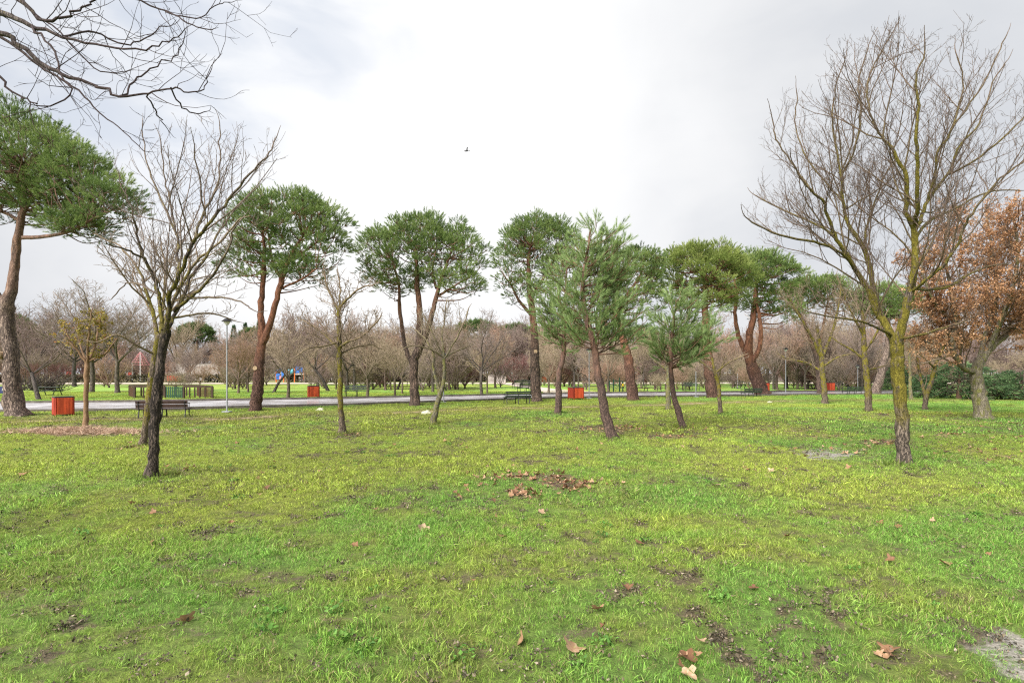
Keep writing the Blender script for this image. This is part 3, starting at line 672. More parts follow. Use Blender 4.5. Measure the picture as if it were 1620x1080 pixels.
def shoot_pine(label, base, trunk, ws, env, seed, mat='needles_blue', bk='bark_young', first=0.35, nb=26, lmax=1.6, K=40, nl=0.13, wd=0.009, sp=0.10, group='young pines', elev=(5, 55), sl=0.24, sub=7.0, extra=()):
    """loose young pine: branches off one leader, foxtail shoots along the outer branchlets. env = crown masses (col, row, rx, ry, dz)"""
    b, d = base_pt(*base); r = random.Random(seed); R = np.random.RandomState(seed); root = thing('pine_tree', label, 'tree', b, group=group)
    Q, W = traced(b, d, trunk, ws, 5); Q = sink(Q); W = flare(Q, W, 0.35, 0.3)
    E = [(PT(c[0], c[1], d + c[4]) - b, c[2] / FPX * d, c[3] / FPX * d) for c in env]
    link('trunk', wood_mesh('trunk', [(Q, W, 0)], 12, M[bk], rough=0.25), root)
    def inside(p, s=1.0): return any(((p.x - c.x) / rx) ** 2 + ((p.y - c.y) / rx) ** 2 + ((p.z - c.z) / rz) ** 2 < s for c, rx, rz in E)
    br = []; sh = []
    n = len(Q) - 1; ph = r.random() * 6
    targets = []
    tot = sum(e[1] ** 2 for e in E)
    for c, rx, rz in E:
        for i in range(max(3, int(nb * rx * rx / tot))):
            u = (i + .5) / max(3, int(nb * rx * rx / tot)); el = math.asin(1 - 1.85 * u); ph += 2.4 + r.gauss(0, .2); k = r.uniform(.78, 1.0)
            targets.append(c + Vector((math.cos(el) * math.cos(ph) * rx * k, math.cos(el) * math.sin(ph) * rx * k, math.sin(el) * rz * k)))
    for p in targets:
        best = None
        for i in range(int(n * first), n + 1):
            h = math.hypot(p.x - Q[i].x, p.y - Q[i].y); want = Q[i].z + h * 0.55
            s = abs(want - p.z) + 0.15 * h
            if best is None or s < best[0]: best = (s, i)
        i = best[1]; a = Q[i]; L = (p - a).length
        pts = cr([a, a.lerp(p, .5) + Vector((0, 0, -.10 * L)) + rv(r) * .05 * L, p], 5)
        r0 = max(.010, min(W[i] * .55, .012 * L + .006)); rr = list(np.linspace(r0, .006, len(pts))); br.append((pts, rr, 1))
        ns = max(4, int(L * sub))
        sh.append((p, (pts[-1] - pts[-2]).normalized()))
        for k in range(ns):
            t = 0.28 + 0.72 * (k + r.random()) / ns; f = t * (len(pts) - 1); j = min(int(f), len(pts) - 2); q = pts[j].lerp(pts[j + 1], f - j)
            tg = (pts[j + 1] - pts[j]).normalized(); s = tg.orthogonal(); az = r.random() * 6.28; o = s * math.cos(az) + tg.cross(s) * math.sin(az)
            dd = (tg * .8 + o * .8 + UP * .35).normalized(); l = r.uniform(.18, .5) * (1.1 - 0.5 * t)
            e = q + dd * l; br.append(([q, q.lerp(e, .5) + rv(r) * .01, e], [.007, .005, .004], 2))
            m_ = 2 if l < .3 else 3
            for z in range(m_): sh.append((q.lerp(e, (z + .6) / m_), (dd + UP * .35 + rv(r) * .25).normalized()))
    br = [(x, y, l) if len(x) > 3 else (cr(x, 2), rads(y, 5), l) for x, y, l in br]
    link('branchwork', wood_mesh('branchwork', br, 6, M[bk]), root)
    P = np.array([tuple(s[0]) for s in sh]); Dv = np.array([tuple(s[1]) for s in sh]); n = len(P)
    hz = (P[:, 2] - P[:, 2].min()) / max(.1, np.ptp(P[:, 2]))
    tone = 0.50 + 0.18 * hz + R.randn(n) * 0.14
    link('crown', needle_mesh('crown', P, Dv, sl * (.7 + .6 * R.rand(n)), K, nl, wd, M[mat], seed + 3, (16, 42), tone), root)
    return root

# ---- broad-leaved winter trees: traced limbs, grown branches and twigs
def bare_tree(label, base, trunk, ws, limbs, P, seed, bk, group=None, name='bare_tree', env=None, lim_mult=1.0, leaves=None, tip=True, rough=0.22, sides=12, thr=(0.009, 0.045), trunk_t0=0.6, trunk_mult=1.0, cat='tree', extra_trunks=(), limb_w=1.0, b=None, d=None):
    if b is None: b, d = base_pt(*base)
    root = thing(name, label, cat, b, group=group); sk = Skel(seed)
    Q, W = traced(b, d, trunk, ws, 5); Q = sink(Q); W = flare(Q, W, 0.35, 0.6)
    main = [(Q, W, 0)]
    for pts, w2 in extra_trunks:
        q2, v2 = traced(b, d, pts, w2, 5); main.append((q2, v2, 0))
    P = dict(P)
    if env:
        E = [(PT(c[0], c[1], d + c[4]) - b, c[2] / FPX * d, c[3] / FPX * d) for c in env]
        P['env'] = lambda p: any(((p.x - c.x) / rx) ** 2 + ((p.y - c.y) / rx) ** 2 + ((p.z - c.z) / rz) ** 2 < 1.0 for c, rx, rz in E)
    for pts, w2 in limbs:
        q2, v2 = traced(b, d, pts, [x * limb_w for x in w2], 4); main.append((q2, v2, 0))
    for i, (q2, v2, _) in enumerate(main):
        L = sum((q2[k + 1] - q2[k]).length for k in range(len(q2) - 1))
        if i == 0:
            if trunk_mult > 0: spawn(sk, q2, v2, L, 1, P, trunk_t0, trunk_mult)
        else: spawn(sk, q2, v2, L, 1, P, 0.12, lim_mult)
        if i > 0 or not limbs: grow(sk, q2[-1], q2[-1] - q2[-2], P['lmax'][2] * 0.4, v2[-1], 2, P)
    link('trunk', wood_mesh('trunk', main, sides, M[bk], rough=rough, thr=thr), root)
    big = [x for x in sk.br if x[2] <= 2]; small = [x for x in sk.br if x[2] > 2]
    V1, Q1, T1 = tubes(big, 5)
    if small:
        V2, Q2, T2 = tubes(small, 3); V1, Q1, T1 = np.concatenate([V1, V2]), np.concatenate([Q1, Q2 + len(V1)]), np.concatenate([T1, T2])
    link('crown', mk_mesh('crown', V1, Q1, attrs={'thick': sst(thr[0], thr[1], T1)}, mats=M[bk]), root)
    if leaves:
        mt, cnt, size, sd = leaves[:4]; R = np.random.RandomState(sd); S = [x for x in sk.br if x[2] >= 3]
        pk = R.randint(0, len(S), cnt); tw = R.rand(cnt); pos = []
        for a, t in zip(pk, tw):
            pp = S[a][0]; f = t * (len(pp) - 1) * .999; j = int(f); pos.append(tuple(pp[j].lerp(pp[j + 1], f - j)))
        pos = np.array(pos) + R.randn(cnt, 3) * 0.03
        tone = 0.5 + R.randn(cnt) * 0.22 + (fbm(pos[:, 0] + pos[:, 1], pos[:, 2], 0.9, 2, 3) - 0.5) * 0.9
        link('foliage', leaf_mesh('foliage', pos, size, M[mt], sd, tone), root)
    return root

# ------------------------------------------------------------------ the pines
PG = 'stone pines along the road'
stone_pine('tall stone pine with a thick grey forked trunk, left of the near red bin', (27, 658),
           [([(28, 657), (20, 610), (17, 560), (13, 500), (14, 470, -.1), (24, 420), (28, 380), (35, 340), (38, 300), (40, 262)], [41, 33, 29, 26, 24, 18, 16, 14, 11, 8]),
            ([(14, 488), (-2, 470, .3), (-30, 440, .6), (-60, 400, .9), (-75, 350, 1.2)], [22, 17, 15, 12, 8]),
            ([(36, 376), (70, 374, -.4), (110, 366, -.8), (150, 345, -1.2), (178, 332, -1.5)], [9, 8, 6, 5, 3]),
            ([(34, 352), (15, 340, .5), (-10, 330, .9), (-40, 315, 1.2)], [9, 7, 5, 4]),
            ([(37, 320), (70, 300, .8), (100, 280, 1.2)], [9, 6, 4])],
           [(38, 264, 92, 82, 0.2), (116, 292, 58, 60, -.5), (-50, 292, 90, 72, .6), (178, 326, 44, 36, -1.2), (122, 362, 44, 22, -.8), (80, 325, 56, 36, .4)], bk='bark_pine_gray', seed=11, clumps=165, shoots=38, K=28, nl=.13, wd=.0135, group=PG, knots=[(6, 562, 6)])
stone_pine('stone pine with twin red trunks parting from one base, beside the tall lamp post', (405, 649),
           [([(404, 649), (407, 620), (409, 580), (414, 540), (413, 505), (414, 470), (417, 432), (418, 395), (416, 365)], [26, 24, 22, 19, 14, 12, 11, 8, 5]),
            ([(412, 552), (424, 520, -.2), (436, 480, -.4), (446, 440, -.5), (460, 405, -.4), (478, 375, 0)], [17, 14, 13, 12, 8, 5]),
            ([(446, 443), (432, 415, .5), (425, 380, 1)], [9, 6, 4]), ([(448, 455, -.4), (480, 440, -1), (500, 425, -1.4)], [5, 4, 3]), ([(455, 415), (490, 392, .7), (512, 375, 1)], [6, 5, 3])],
           [(425, 372, 62, 54, .2), (492, 376, 56, 56, -.3), (455, 352, 72, 42, .2), (515, 392, 32, 45, 0), (400, 420, 42, 36, .3), (470, 432, 44, 28, -.6)], mat='needles', bk='bark_pine_red', seed=12, clumps=112, shoots=38, group=PG, tonebias=-.02, knots=[(407, 582, 3.5)])
stone_pine('stone pine whose short dark trunk splits into three tall stems', (656, 642),
           [([(656, 642), (655, 610), (655, 575), (662, 545), (664, 500), (661, 460), (659, 425), (658, 385)], [23, 19, 18, 15, 13, 12, 9, 5]),
            ([(655, 578), (643, 556, .2), (636, 520, .3), (632, 482, .3), (631, 450, .3), (620, 410, .4)], [13, 10, 9, 8, 6, 4]),
            ([(658, 566), (674, 530, -.3), (684, 495, -.4), (692, 462, -.4), (702, 430, -.4), (715, 395, -.2)], [14, 12, 11, 9, 7, 4]),
            ([(690, 470), (710, 458, -.6), (730, 445, -.8)], [6, 5, 3]), ([(690, 456), (684, 430, .5), (690, 395, 1)], [6, 5, 3])],
           [(632, 412, 64, 52, .2), (660, 380, 58, 40, .2), (716, 408, 54, 54, -.2), (690, 420, 50, 46, .4), (625, 445, 46, 38, .4), (726, 450, 38, 24, -.5), (592, 402, 30, 36, 0), (748, 420, 28, 38, 0)], seed=13, clumps=150, shoots=36, group=PG, nl=.13)
stone_pine('stone pine with a straight dark trunk showing two sawn knots, behind the slatted bench', (848, 634.5),
           [([(849, 635), (847, 600), (846, 565), (845, 520), (842, 490), (838, 455), (836, 420), (838, 390)], [24, 22, 20, 16, 15, 12, 9, 6]),
            ([(843, 500), (828, 484, -.3), (818, 470, -.4), (808, 450, -.6)], [9, 7, 5, 4]), ([(840, 470), (860, 440, .3), (878, 410, .4)], [8, 6, 4])],
           [(838, 408, 54, 58, 0), (868, 396, 48, 48, .3), (812, 430, 32, 46, -.2), (850, 375, 50, 30, .2), (880, 430, 46, 44, .5), (826, 462, 32, 26, -.4)], seed=14, clumps=125, shoots=34, group=PG, tonebias=-.03, knots=[(847, 556, 3), (847, 567, 2.4)])
stone_pine('stone pine with a curved trunk, orange above and black below, near the exercise posts', (1000, 633),
           [([(1001, 634), (998, 605), (995, 575), (991, 555), (984, 530), (976, 500), (975, 470), (985, 430)], [27, 23, 20, 18, 15, 13, 9, 6]),
            ([(977, 505), (990, 470, .4), (1010, 440, .6), (1020, 415, .6)], [9, 7, 5, 3])],
           [(1000, 440, 44, 46, .2), (1010, 420, 40, 26, 0), (1022, 470, 36, 44, .3), (985, 470, 40, 40, 0)], seed=15, bk='bark_pine_red', clumps=75, shoots=34, mat='needles', group=PG, tonebias=-.02)
stone_pine('stone pine with a short straight red trunk, standing behind two slim young trees', (1127, 629),
           [([(1128, 630), (1124, 605), (1121, 580), (1118, 545), (1116, 510), (1115, 470), (1116, 430)], [28, 25, 22, 19, 16, 12, 7])],
           [(1090, 435, 46, 44, 0), (1130, 445, 54, 50, -.4), (1118, 422, 54, 32, .2), (1062, 450, 36, 46, .4), (1155, 445, 38, 40, 0), (1110, 470, 52, 32, .2)], seed=16, mat='needles_warm', bk='bark_pine_red', clumps=105, shoots=38, rc=(.5, .85), nl=.15, wd=.019, sl=.26, group=PG)
stone_pine('leaning stone pine whose trunk forks into a dark and a bright orange stem', (1203, 624.5),
           [([(1207, 625.5), (1199, 605), (1192, 585), (1184, 560), (1186, 530), (1192, 500), (1196, 465), (1197, 435)], [31, 28, 26, 20, 15, 13, 10, 6]),
            ([(1186, 568), (1174, 545, .2), (1166, 520, .3), (1163, 495, .3), (1166, 460, .3), (1160, 440, .3)], [14, 11, 9, 8, 6, 4]),
            ([(1190, 572, -.2), (1199, 555, -.4), (1204, 530, -.5), (1201, 500, -.5), (1197, 480, -.4)], [11, 10, 9, 8, 6])],
           [(1175, 442, 38, 40, 0), (1215, 442, 48, 40, 0), (1200, 430, 46, 28, 0), (1238, 462, 32, 42, 0), (1230, 492, 38, 28, -.3), (1162, 475, 30, 32, .3), (1195, 465, 42, 34, .3)], seed=17, clumps=110, shoots=34, bk='bark_pine_red', rc=(.48, .82), nl=.15, wd=.019, sl=.25, group=PG, tonebias=.02)
stone_pine('stone pine with an orange lower trunk right behind a mossy yellow tree', (1298, 622.5),
           [([(1297, 623), (1296, 600), (1293, 570), (1284, 540), (1272, 510), (1262, 490)], [13, 12, 11, 9, 7, 5]), ([(1292, 565), (1300, 530, .2), (1305, 500, .3), (1310, 475, .3)], [7, 6, 5, 3])],
           [(1270, 476, 32, 24, 0), (1310, 468, 38, 26, .2), (1290, 458, 36, 16, 0), (1335, 480, 26, 24, .3)], seed=18, bk='bark_pine', clumps=60, shoots=28, rc=(.5, .85), nl=.15, wd=.020, sl=.25, group=PG)
stone_pine('stone pine with a bare slanting purplish trunk, far behind the big mossy tree', (1384, 623.5),
           [([(1384, 624), (1390, 605), (1396, 585), (1402, 560), (1406, 530), (1405, 500)], [20, 18, 17, 14, 11, 7])],
           [(1400, 478, 42, 26, 0), (1430, 490, 36, 24, .3), (1385, 495, 30, 22, 0)], seed=19, bk='bark_pine_gray', clumps=55, shoots=28, rc=(.5, .85), nl=.15, wd=.020, sl=.25, group=PG)
YG = 'young leaning pines on the lawn'
shoot_pine('small pale pine with a knobbly pinkish trunk, between the leaning pine and the bench', (882, 655), [(882, 655), (884, 625), (884, 595), (890, 565), (893, 540), (892, 500), (895, 460), (897, 425)], [14, 12, 10, 10, 8, 6, 5, 3],
           [(880, 470, 46, 60, 0), (905, 430, 40, 50, .2), (862, 490, 32, 46, -.2), (900, 510, 46, 48, 0)], 31, mat='needles_blue', first=.42, nb=85, K=44, nl=.12, wd=.0085, group=YG, sub=8, sl=.2)
shoot_pine('tallest young pine, dark brown trunk leaning towards the bin, feathery blue-green crown', (967, 692), [(969, 692), (959, 660), (952, 620), (945, 585), (939, 545), (928, 505), (922, 470), (924, 430), (930, 395), (934, 362)], [21, 18, 16, 14, 13, 11, 9, 7, 5, 3],
           [(925, 440, 42, 58, 0), (960, 425, 46, 52, .2), (988, 462, 36, 54, 0), (938, 388, 46, 40, 0), (972, 400, 40, 44, .1), (930, 505, 54, 42, -.1), (985, 510, 46, 36, .1), (905, 480, 36, 40, 0)], 32, first=.42, nb=108, K=44, nl=.125, wd=.0075, group=YG, sub=8, sl=.20)
shoot_pine('young pine with a slender crooked trunk and open layered crown, shortest of the pines', (1080, 676), [(1081, 676), (1073, 652), (1066, 625), (1062, 595), (1061, 565), (1063, 535), (1066, 505), (1070, 475)], [13, 12, 10, 9, 8, 7, 5, 3],
           [(1065, 500, 40, 42, 0), (1100, 515, 46, 40, .2), (1035, 525, 36, 36, 0), (1075, 545, 60, 22, 0), (1120, 535, 30, 28, 0), (1085, 480, 34, 26, .1)], 33, first=.34, nb=62, K=48, nl=.15, wd=.0085, group=YG, mat='needles_blue', sub=6, sl=.26)

# ------------------------------------------------------------------ the bare and leafy winter trees
BG = 'bare trees on the lawn'
bare_tree('big bare tree with a thick mossy trunk forking low, twigs dense against the sky', (1430, 735),
          [(1430, 736), (1428, 700), (1427, 660), (1422, 620), (1419, 585), (1419, 555), (1418, 530)], [27, 23, 22, 22, 22, 23, 22],
          [([(1416, 545), (1405, 520, .1), (1392, 500, .2), (1383, 480, .2), (1373, 457, .2), (1354, 427, .1), (1334, 394, -.1), (1316, 363, -.2), (1304, 323, -.4), (1282, 300, -.6), (1258, 268, -.8)], [17, 16, 15, 14, 12, 10, 8, 7, 6, 4, 3]),
           ([(1384, 482, .2), (1378, 433, .6), (1366, 391, .8), (1342, 353, 1.0), (1333, 316, 1.1), (1330, 279, 1.2), (1322, 235, 1.3), (1316, 190, 1.4), (1322, 140, 1.4), (1334, 98, 1.3)], [12, 11, 10, 8, 7, 6, 5, 4, 3, 2.5]),
           ([(1420, 545, -.05), (1430, 500, -.15), (1438, 470, -.2), (1447, 420, -.3), (1448, 390, -.3), (1446, 362, -.3), (1435, 335, -.4), (1432, 280, -.5), (1415, 242, -.5), (1395, 215, -.4), (1380, 190, -.3), (1371, 142, -.2), (1385, 100, -.2), (1405, 62, -.2)], [19, 17, 16, 14, 13, 12, 9, 8, 6, 5, 4, 3.5, 3, 2.5]),
           ([(1447, 366, -.3), (1457, 345, .2), (1467, 316, .5), (1500, 275, .8), (1520, 227, 1.0), (1549, 195, 1.2), (1571, 131, 1.4), (1590, 100, 1.5)], [9, 8, 7, 6, 5, 4, 3, 2.5]),
           ([(1448, 356, -.3), (1450, 330, -.7), (1452, 272, -1.0), (1450, 220, -1.2), (1452, 168, -1.3), (1449, 124, -1.4), (1462, 85, -1.5)], [9, 8, 7, 6, 5, 4, 3]),
           ([(1467, 318, .5), (1477, 280, .3), (1486, 240, .1), (1508, 198, -.1), (1523, 140, -.2), (1515, 90, -.3)], [6, 5, 5, 4, 3, 2.5]),
           ([(1440, 465, -.2), (1462, 445, -.6), (1484, 428, -.8), (1506, 402, -1.0), (1524, 360, -1.2), (1545, 330, -1.4), (1566, 300, -1.5), (1605, 266, -1.7), (1640, 240, -1.8)], [7, 6, 6, 5, 5, 4, 4, 3, 2.5]),
           ([(1440, 455, -.2), (1472, 458, .4), (1502, 452, .8), (1549, 426, 1.2), (1590, 416, 1.6)], [7, 6, 6, 4, 3]),
           ([(1425, 536, -.1), (1456, 530, -.6), (1494, 518, -1.0), (1524, 509, -1.3)], [5, 5, 4, 3]),
           ([(1410, 530), (1372, 511, -.5), (1331, 503, -.9), (1288, 496, -1.2)], [7, 5, 4, 3]),
           ([(1356, 430, .1), (1330, 400, -.3), (1288, 383, -.7), (1232, 372, -1.1), (1190, 352, -1.3)], [6, 6, 5, 4, 3]),
           ([(1320, 372, -.2), (1285, 352, .3), (1240, 333, .8), (1200, 312, 1.2)], [5, 5, 4, 3]),
           ([(1366, 394, .8), (1372, 355, 1.3), (1385, 320, 1.6), (1398, 280, 1.9), (1410, 262, 2.1)], [6, 5, 4, 4, 3]),
           ([(1448, 380, -.3), (1470, 350, .9), (1510, 330, 1.6), (1560, 305, 2.2), (1610, 300, 2.6)], [7, 6, 5, 4, 3]),
           ([(1500, 276, .8), (1540, 255, .4), (1585, 220, .1), (1625, 180, 0)], [5, 4.5, 4, 3]), ([(1508, 198, -.1), (1545, 150, .3), (1575, 95, .5), (1590, 60, .6)], [4, 3.5, 3, 2.5]), ([(1334, 320, 1.1), (1300, 280, 1.6), (1270, 240, 1.9), (1258, 190, 2.0), (1262, 150, 2.0)], [5, 4, 4, 3, 2.5]), ([(1330, 280, 1.2), (1352, 235, .9), (1362, 185, .8), (1358, 130, .8), (1372, 80, .8)], [5, 4, 4, 3, 2.5]), ([(1284, 304, -.6), (1250, 255, -.4), (1228, 220, -.4), (1222, 195, -.4)], [4, 3, 3, 2.5])],
          par(dens=[0, 4.0, 5.6, 6.6, 7.4], lmax=[9, 1.9, 1.1, .66, .36], lmin=[.5, .55, .32, .18, .10], up=[.05, .10, .10, .09, .06], rmin=.0027, slim=.0085, gnarl=[.08, .11, .12, .12, .12], bias=[0, .30, .30, .26, .2]), 51, 'bark_big', env=[(1325, 235, 132, 185, 0), (1480, 215, 160, 180, 0), (1420, 190, 130, 150, 0), (1440, 330, 240, 150, 0), (1400, 470, 190, 70, 0), (1255, 345, 95, 62, -.5)], trunk_mult=0, lim_mult=1.0, limb_w=.86, rough=.28, sides=18, thr=(.006, .028))
bare_tree('bare tree with a dark rough leaning trunk and high fanning branches, nearest the wooden pen', (240, 752),
          [(240, 752), (243, 700), (246, 650), (251, 600), (256, 560), (262, 522)], [21, 18, 18, 17, 16, 15],
          [([(262, 528), (256, 507, .1), (252, 472, .2), (243, 440, .2), (227, 405, .1), (217, 370, 0), (210, 335, -.2), (196, 300, -.3)], [10, 9, 8, 7, 6, 5, 3.5, 2.5]),
           ([(262, 526), (266, 495, -.1), (270, 461, -.3), (284, 433, -.5), (305, 384, -.6), (333, 352, -.8), (361, 317, -.8), (396, 275, -.9), (421, 248, -1), (432, 226, -1)], [11, 10, 9, 8, 7, 6, 5, 4, 3, 2.5]),
           ([(282, 436, -.4), (282, 400, -.1), (278, 370, .2), (266, 338, .4), (244, 290, .6), (231, 250, .7), (226, 205, .8)], [7, 6, 5, 5, 4, 3, 2.5]),
           ([(264, 520), (284, 483, .3), (301, 440, .5), (326, 405, .8), (350, 363, 1.0), (372, 330, 1.2)], [9, 8, 7, 6, 4, 3]),
           ([(276, 492), (300, 472, -.4), (316, 460, -.6), (343, 426, -.9), (361, 391, -1.1), (372, 360, -1.2)], [8, 7, 6, 5, 4, 3]),
           ([(305, 386, -.6), (322, 338, -.3), (340, 303, 0), (349, 250, .1), (346, 203, .1)], [6, 5, 4, 3, 2.5]),
           ([(326, 346, -.3), (315, 289, -.5), (307, 238, -.7)], [4, 3, 2.5]), ([(278, 372, .2), (270, 320, .2), (262, 286, .2), (254, 226, .2)], [4, 4, 3, 2.5]),
           ([(300, 472, -.4), (340, 470, -.7), (384, 478, -1.0), (400, 490, -1.1)], [5, 4, 3, 2.5]),
           ([(250, 465, .2), (225, 452, .5), (200, 448, .8), (178, 470, 1.0)], [5, 4, 3, 2.5]), ([(228, 408, .1), (200, 395, -.3), (172, 388, -.6)], [5, 4, 3])],
          par(dens=[0, 3.6, 4.6, 5.6, 6.2], lmax=[9, 1.5, .85, .5, .3], lmin=[.4, .45, .28, .16, .1], rmin=.0028, slim=.0085, gnarl=[.08, .11, .12, .12, .12], bias=[0, .30, .30, .26, .2]), 52, 'bark_dark', env=[(290, 330, 145, 148, 0), (290, 430, 135, 90, 0), (388, 290, 62, 100, -.8), (345, 470, 80, 45, -.6)], trunk_mult=0, limb_w=.85, rough=.42, sides=16, group=BG, thr=(.006, .03))
bare_tree('mossy yellow-trunked bare tree just behind the dark rough leaning trunk', (226, 702),
          [(226, 703), (231, 670), (236, 630), (241, 590), (247, 555), (253, 525)], [13, 12, 12, 12, 12, 11],
          [([(250, 540), (243, 500, .2), (232, 460, .3), (215, 420, .4), (190, 390, .5), (165, 378, .6)], [8, 7, 6, 4, 3, 2.5]),
           ([(252, 535), (268, 490, -.2), (285, 455, -.3), (310, 415, -.4), (345, 385, -.5), (375, 350, -.6)], [8, 7, 6, 5, 4, 3]),
           ([(244, 560), (215, 545, -.4), (185, 530, -.7), (158, 540, -.9)], [4, 4, 3, 2]), ([(254, 525), (258, 480, .6), (262, 430, 1.0), (256, 390, 1.3)], [7, 6, 4, 3]),
           ([(262, 505), (295, 500, .5), (330, 495, .9), (365, 505, 1.2)], [5, 4, 3, 2.5])],
          par(dens=[0, 3.8, 5.2, 7, 8], lmax=[9, 1.5, .9, .5, .3], lmin=[.4, .45, .28, .16, .1], rmin=.0055, slim=.016), 53, 'bark_moss', env=[(265, 430, 130, 110, 0)], trunk_mult=0, group=BG)
bare_tree('slim bare tree with a straight yellow mossy trunk, beside the far slatted bench', (541, 685),
          [(541, 686), (540, 660), (538, 630), (538, 600), (537, 570), (537, 540), (536, 510), (536, 488)], [15, 11, 10, 10, 9, 9, 8, 7],
          [([(537, 548), (552, 540, -.3), (575, 530, -.5), (600, 505, -.8)], [5, 4, 3, 2.5]), ([(537, 552), (520, 535, .3), (500, 520, .5), (478, 505, .7)], [5, 4, 3, 2.5]),
           ([(536, 492), (524, 470, .1), (515, 445, .2), (512, 425, .2)], [5, 4, 3, 2]), ([(536, 490), (552, 470, -.2), (572, 455, -.4), (592, 450, -.5)], [5, 4, 3, 2]), ([(536, 490), (538, 460, .3), (534, 430, .4)], [5, 3, 2]),
           ([(538, 560), (560, 550, .6), (585, 545, 1.0), (605, 552, 1.2)], [4, 3, 3, 2]), ([(537, 540), (512, 548, -.5), (490, 550, -.9), (470, 562, -1.1)], [4, 3, 3, 2])],
          par(dens=[0, 5, 6.5, 8, 9], lmax=[9, 1.0, .65, .4, .25], lmin=[.3, .35, .22, .14, .1], rmin=.006, slim=.015, bias=[0, .16, .1, .1, .1]), 54, 'bark_moss', env=[(537, 500, 92, 82, 0)], trunk_t0=.55, trunk_mult=.7, group=BG)
bare_tree('young pale bare tree with a leaning trunk forked in two, beside the three-stemmed pine', (686, 671),
          [(685, 672), (689, 650), (694, 630), (700, 612), (703, 590), (702, 570), (701, 555)], [13, 11, 10, 8, 6, 6, 5],
          [([(696, 625), (690, 600, .1), (685, 580, .2), (686, 560, .3), (672, 535, .3), (655, 520, .4)], [7, 6, 5, 4, 3, 2]),
           ([(702, 568), (716, 545, -.2), (730, 520, -.3), (742, 490, -.4)], [4, 3, 3, 2]), ([(701, 560), (700, 530, .2), (704, 500, .3), (706, 478, .3)], [4, 3, 2.5, 2]), ([(701, 565), (680, 552, -.4), (655, 547, -.6), (640, 550, -.8)], [3, 3, 2, 2]), ([(701, 562), (685, 530, -.2), (672, 500, -.3)], [3.5, 3, 2]),
           ([(702, 566), (722, 555, .5), (740, 548, .8)], [3.5, 3, 2])],
          par(dens=[0, 6, 7, 9, 9], lmax=[9, .9, .6, .38, .22], lmin=[.3, .3, .2, .14, .1], rmin=.0062, slim=.014, bias=[0, .25, .2, .15, .1]), 55, 'bark_green', env=[(695, 530, 58, 64, 0)], trunk_mult=0, group=BG, rough=.1)
bare_tree('short sapling with a smooth greenish trunk standing behind the crooked young pine', (1058, 648), [(1058, 649), (1057, 625), (1057, 600), (1056, 575), (1055, 555)], [11, 9, 8, 7, 5],
          [([(1056, 585), (1035, 570, .2), (1020, 555, .3)], [4, 3, 2]), ([(1056, 580), (1080, 575, -.2), (1100, 560, -.3)], [4, 3, 2]), ([(1056, 570), (1050, 545, .2), (1045, 525, .3)], [4, 3, 2])],
          par(dens=[0, 6, 7, 9, 9], lmax=[9, .9, .6, .4, .25], lmin=[.3, .3, .2, .14, .1], rmin=.006, slim=.015), 56, 'bark_green', env=[(1057, 555, 50, 45, 0)], trunk_mult=.6, group=BG, rough=.1)
bare_tree('thin leafless sapling with a dark bent stem, in front of the short red pine trunk', (1139, 657), [(1140, 657), (1138, 630), (1136, 605), (1130, 585), (1127, 565)], [9, 7, 7, 6, 4],
          [([(1132, 590), (1150, 575, -.2), (1175, 562, -.3)], [4, 3, 2]), ([(1131, 588), (1112, 575, .2), (1098, 560, .3)], [4, 3, 2]), ([(1136, 602), (1142, 580, .3), (1152, 555, .4)], [4, 3, 2])],
          par(dens=[0, 6, 7, 9, 9], lmax=[9, .9, .55, .35, .22], lmin=[.3, .3, .2, .14, .1], rmin=.005, slim=.015), 57, 'bark_moss', env=[(1132, 570, 50, 38, 0)], trunk_mult=.6, group=BG, rough=.1)
bare_tree('mossy bare tree with a slim golden trunk standing right before the orange pine trunk', (1304, 638), [(1305, 639), (1304, 618), (1302, 595), (1300, 570), (1297, 545), (1292, 515)], [12, 10, 9, 9, 7, 5],
          [([(1302, 590), (1280, 575, .3), (1250, 568, .5), (1232, 560, .6)], [4, 4, 3, 2]), ([(1301, 570), (1285, 535, -.2), (1265, 500, -.4), (1250, 475, -.5)], [6, 5, 4, 3]), ([(1300, 565), (1315, 530, .2), (1325, 490, .3), (1330, 460, .3)], [6, 5, 4, 3]), ([(1301, 580), (1325, 565, -.4), (1345, 560, -.6)], [4, 3, 2])],
          par(dens=[0, 4, 5, 6.5, 7.5], lmax=[9, 1.6, 1.0, .6, .35], rmin=.0065, slim=.014), 58, 'bark_moss', env=[(1288, 522, 80, 88, 0)], trunk_mult=.5, group=BG, rough=.12)
bare_tree('mossy bare tree with a knobbly pale trunk right of the last low bench', (1374, 652), [(1375, 653), (1374, 630), (1372, 605), (1370, 580), (1367, 550), (1366, 520), (1364, 490)], [14, 12, 11, 11, 9, 7, 5],
          [([(1370, 570), (1350, 555, .3), (1325, 540, .5), (1310, 525, .6)], [5, 4, 3, 2]), ([(1368, 555), (1385, 530, -.3), (1400, 500, -.5)], [5, 4, 3]), ([(1366, 530), (1350, 500, -.2), (1335, 465, -.4), (1325, 440, -.5)], [5, 4, 3, 2]), ([(1365, 510), (1378, 480, .3), (1385, 450, .4)], [4, 3, 2]), ([(1371, 585), (1395, 580, .4), (1415, 572, .6)], [4, 3, 2])],
          par(dens=[0, 4, 5, 6.5, 7.5], lmax=[9, 1.4, .9, .55, .3], rmin=.0055, slim=.014), 59, 'bark_moss', env=[(1365, 508, 78, 92, 0)], trunk_mult=.5, group=BG, rough=.15)
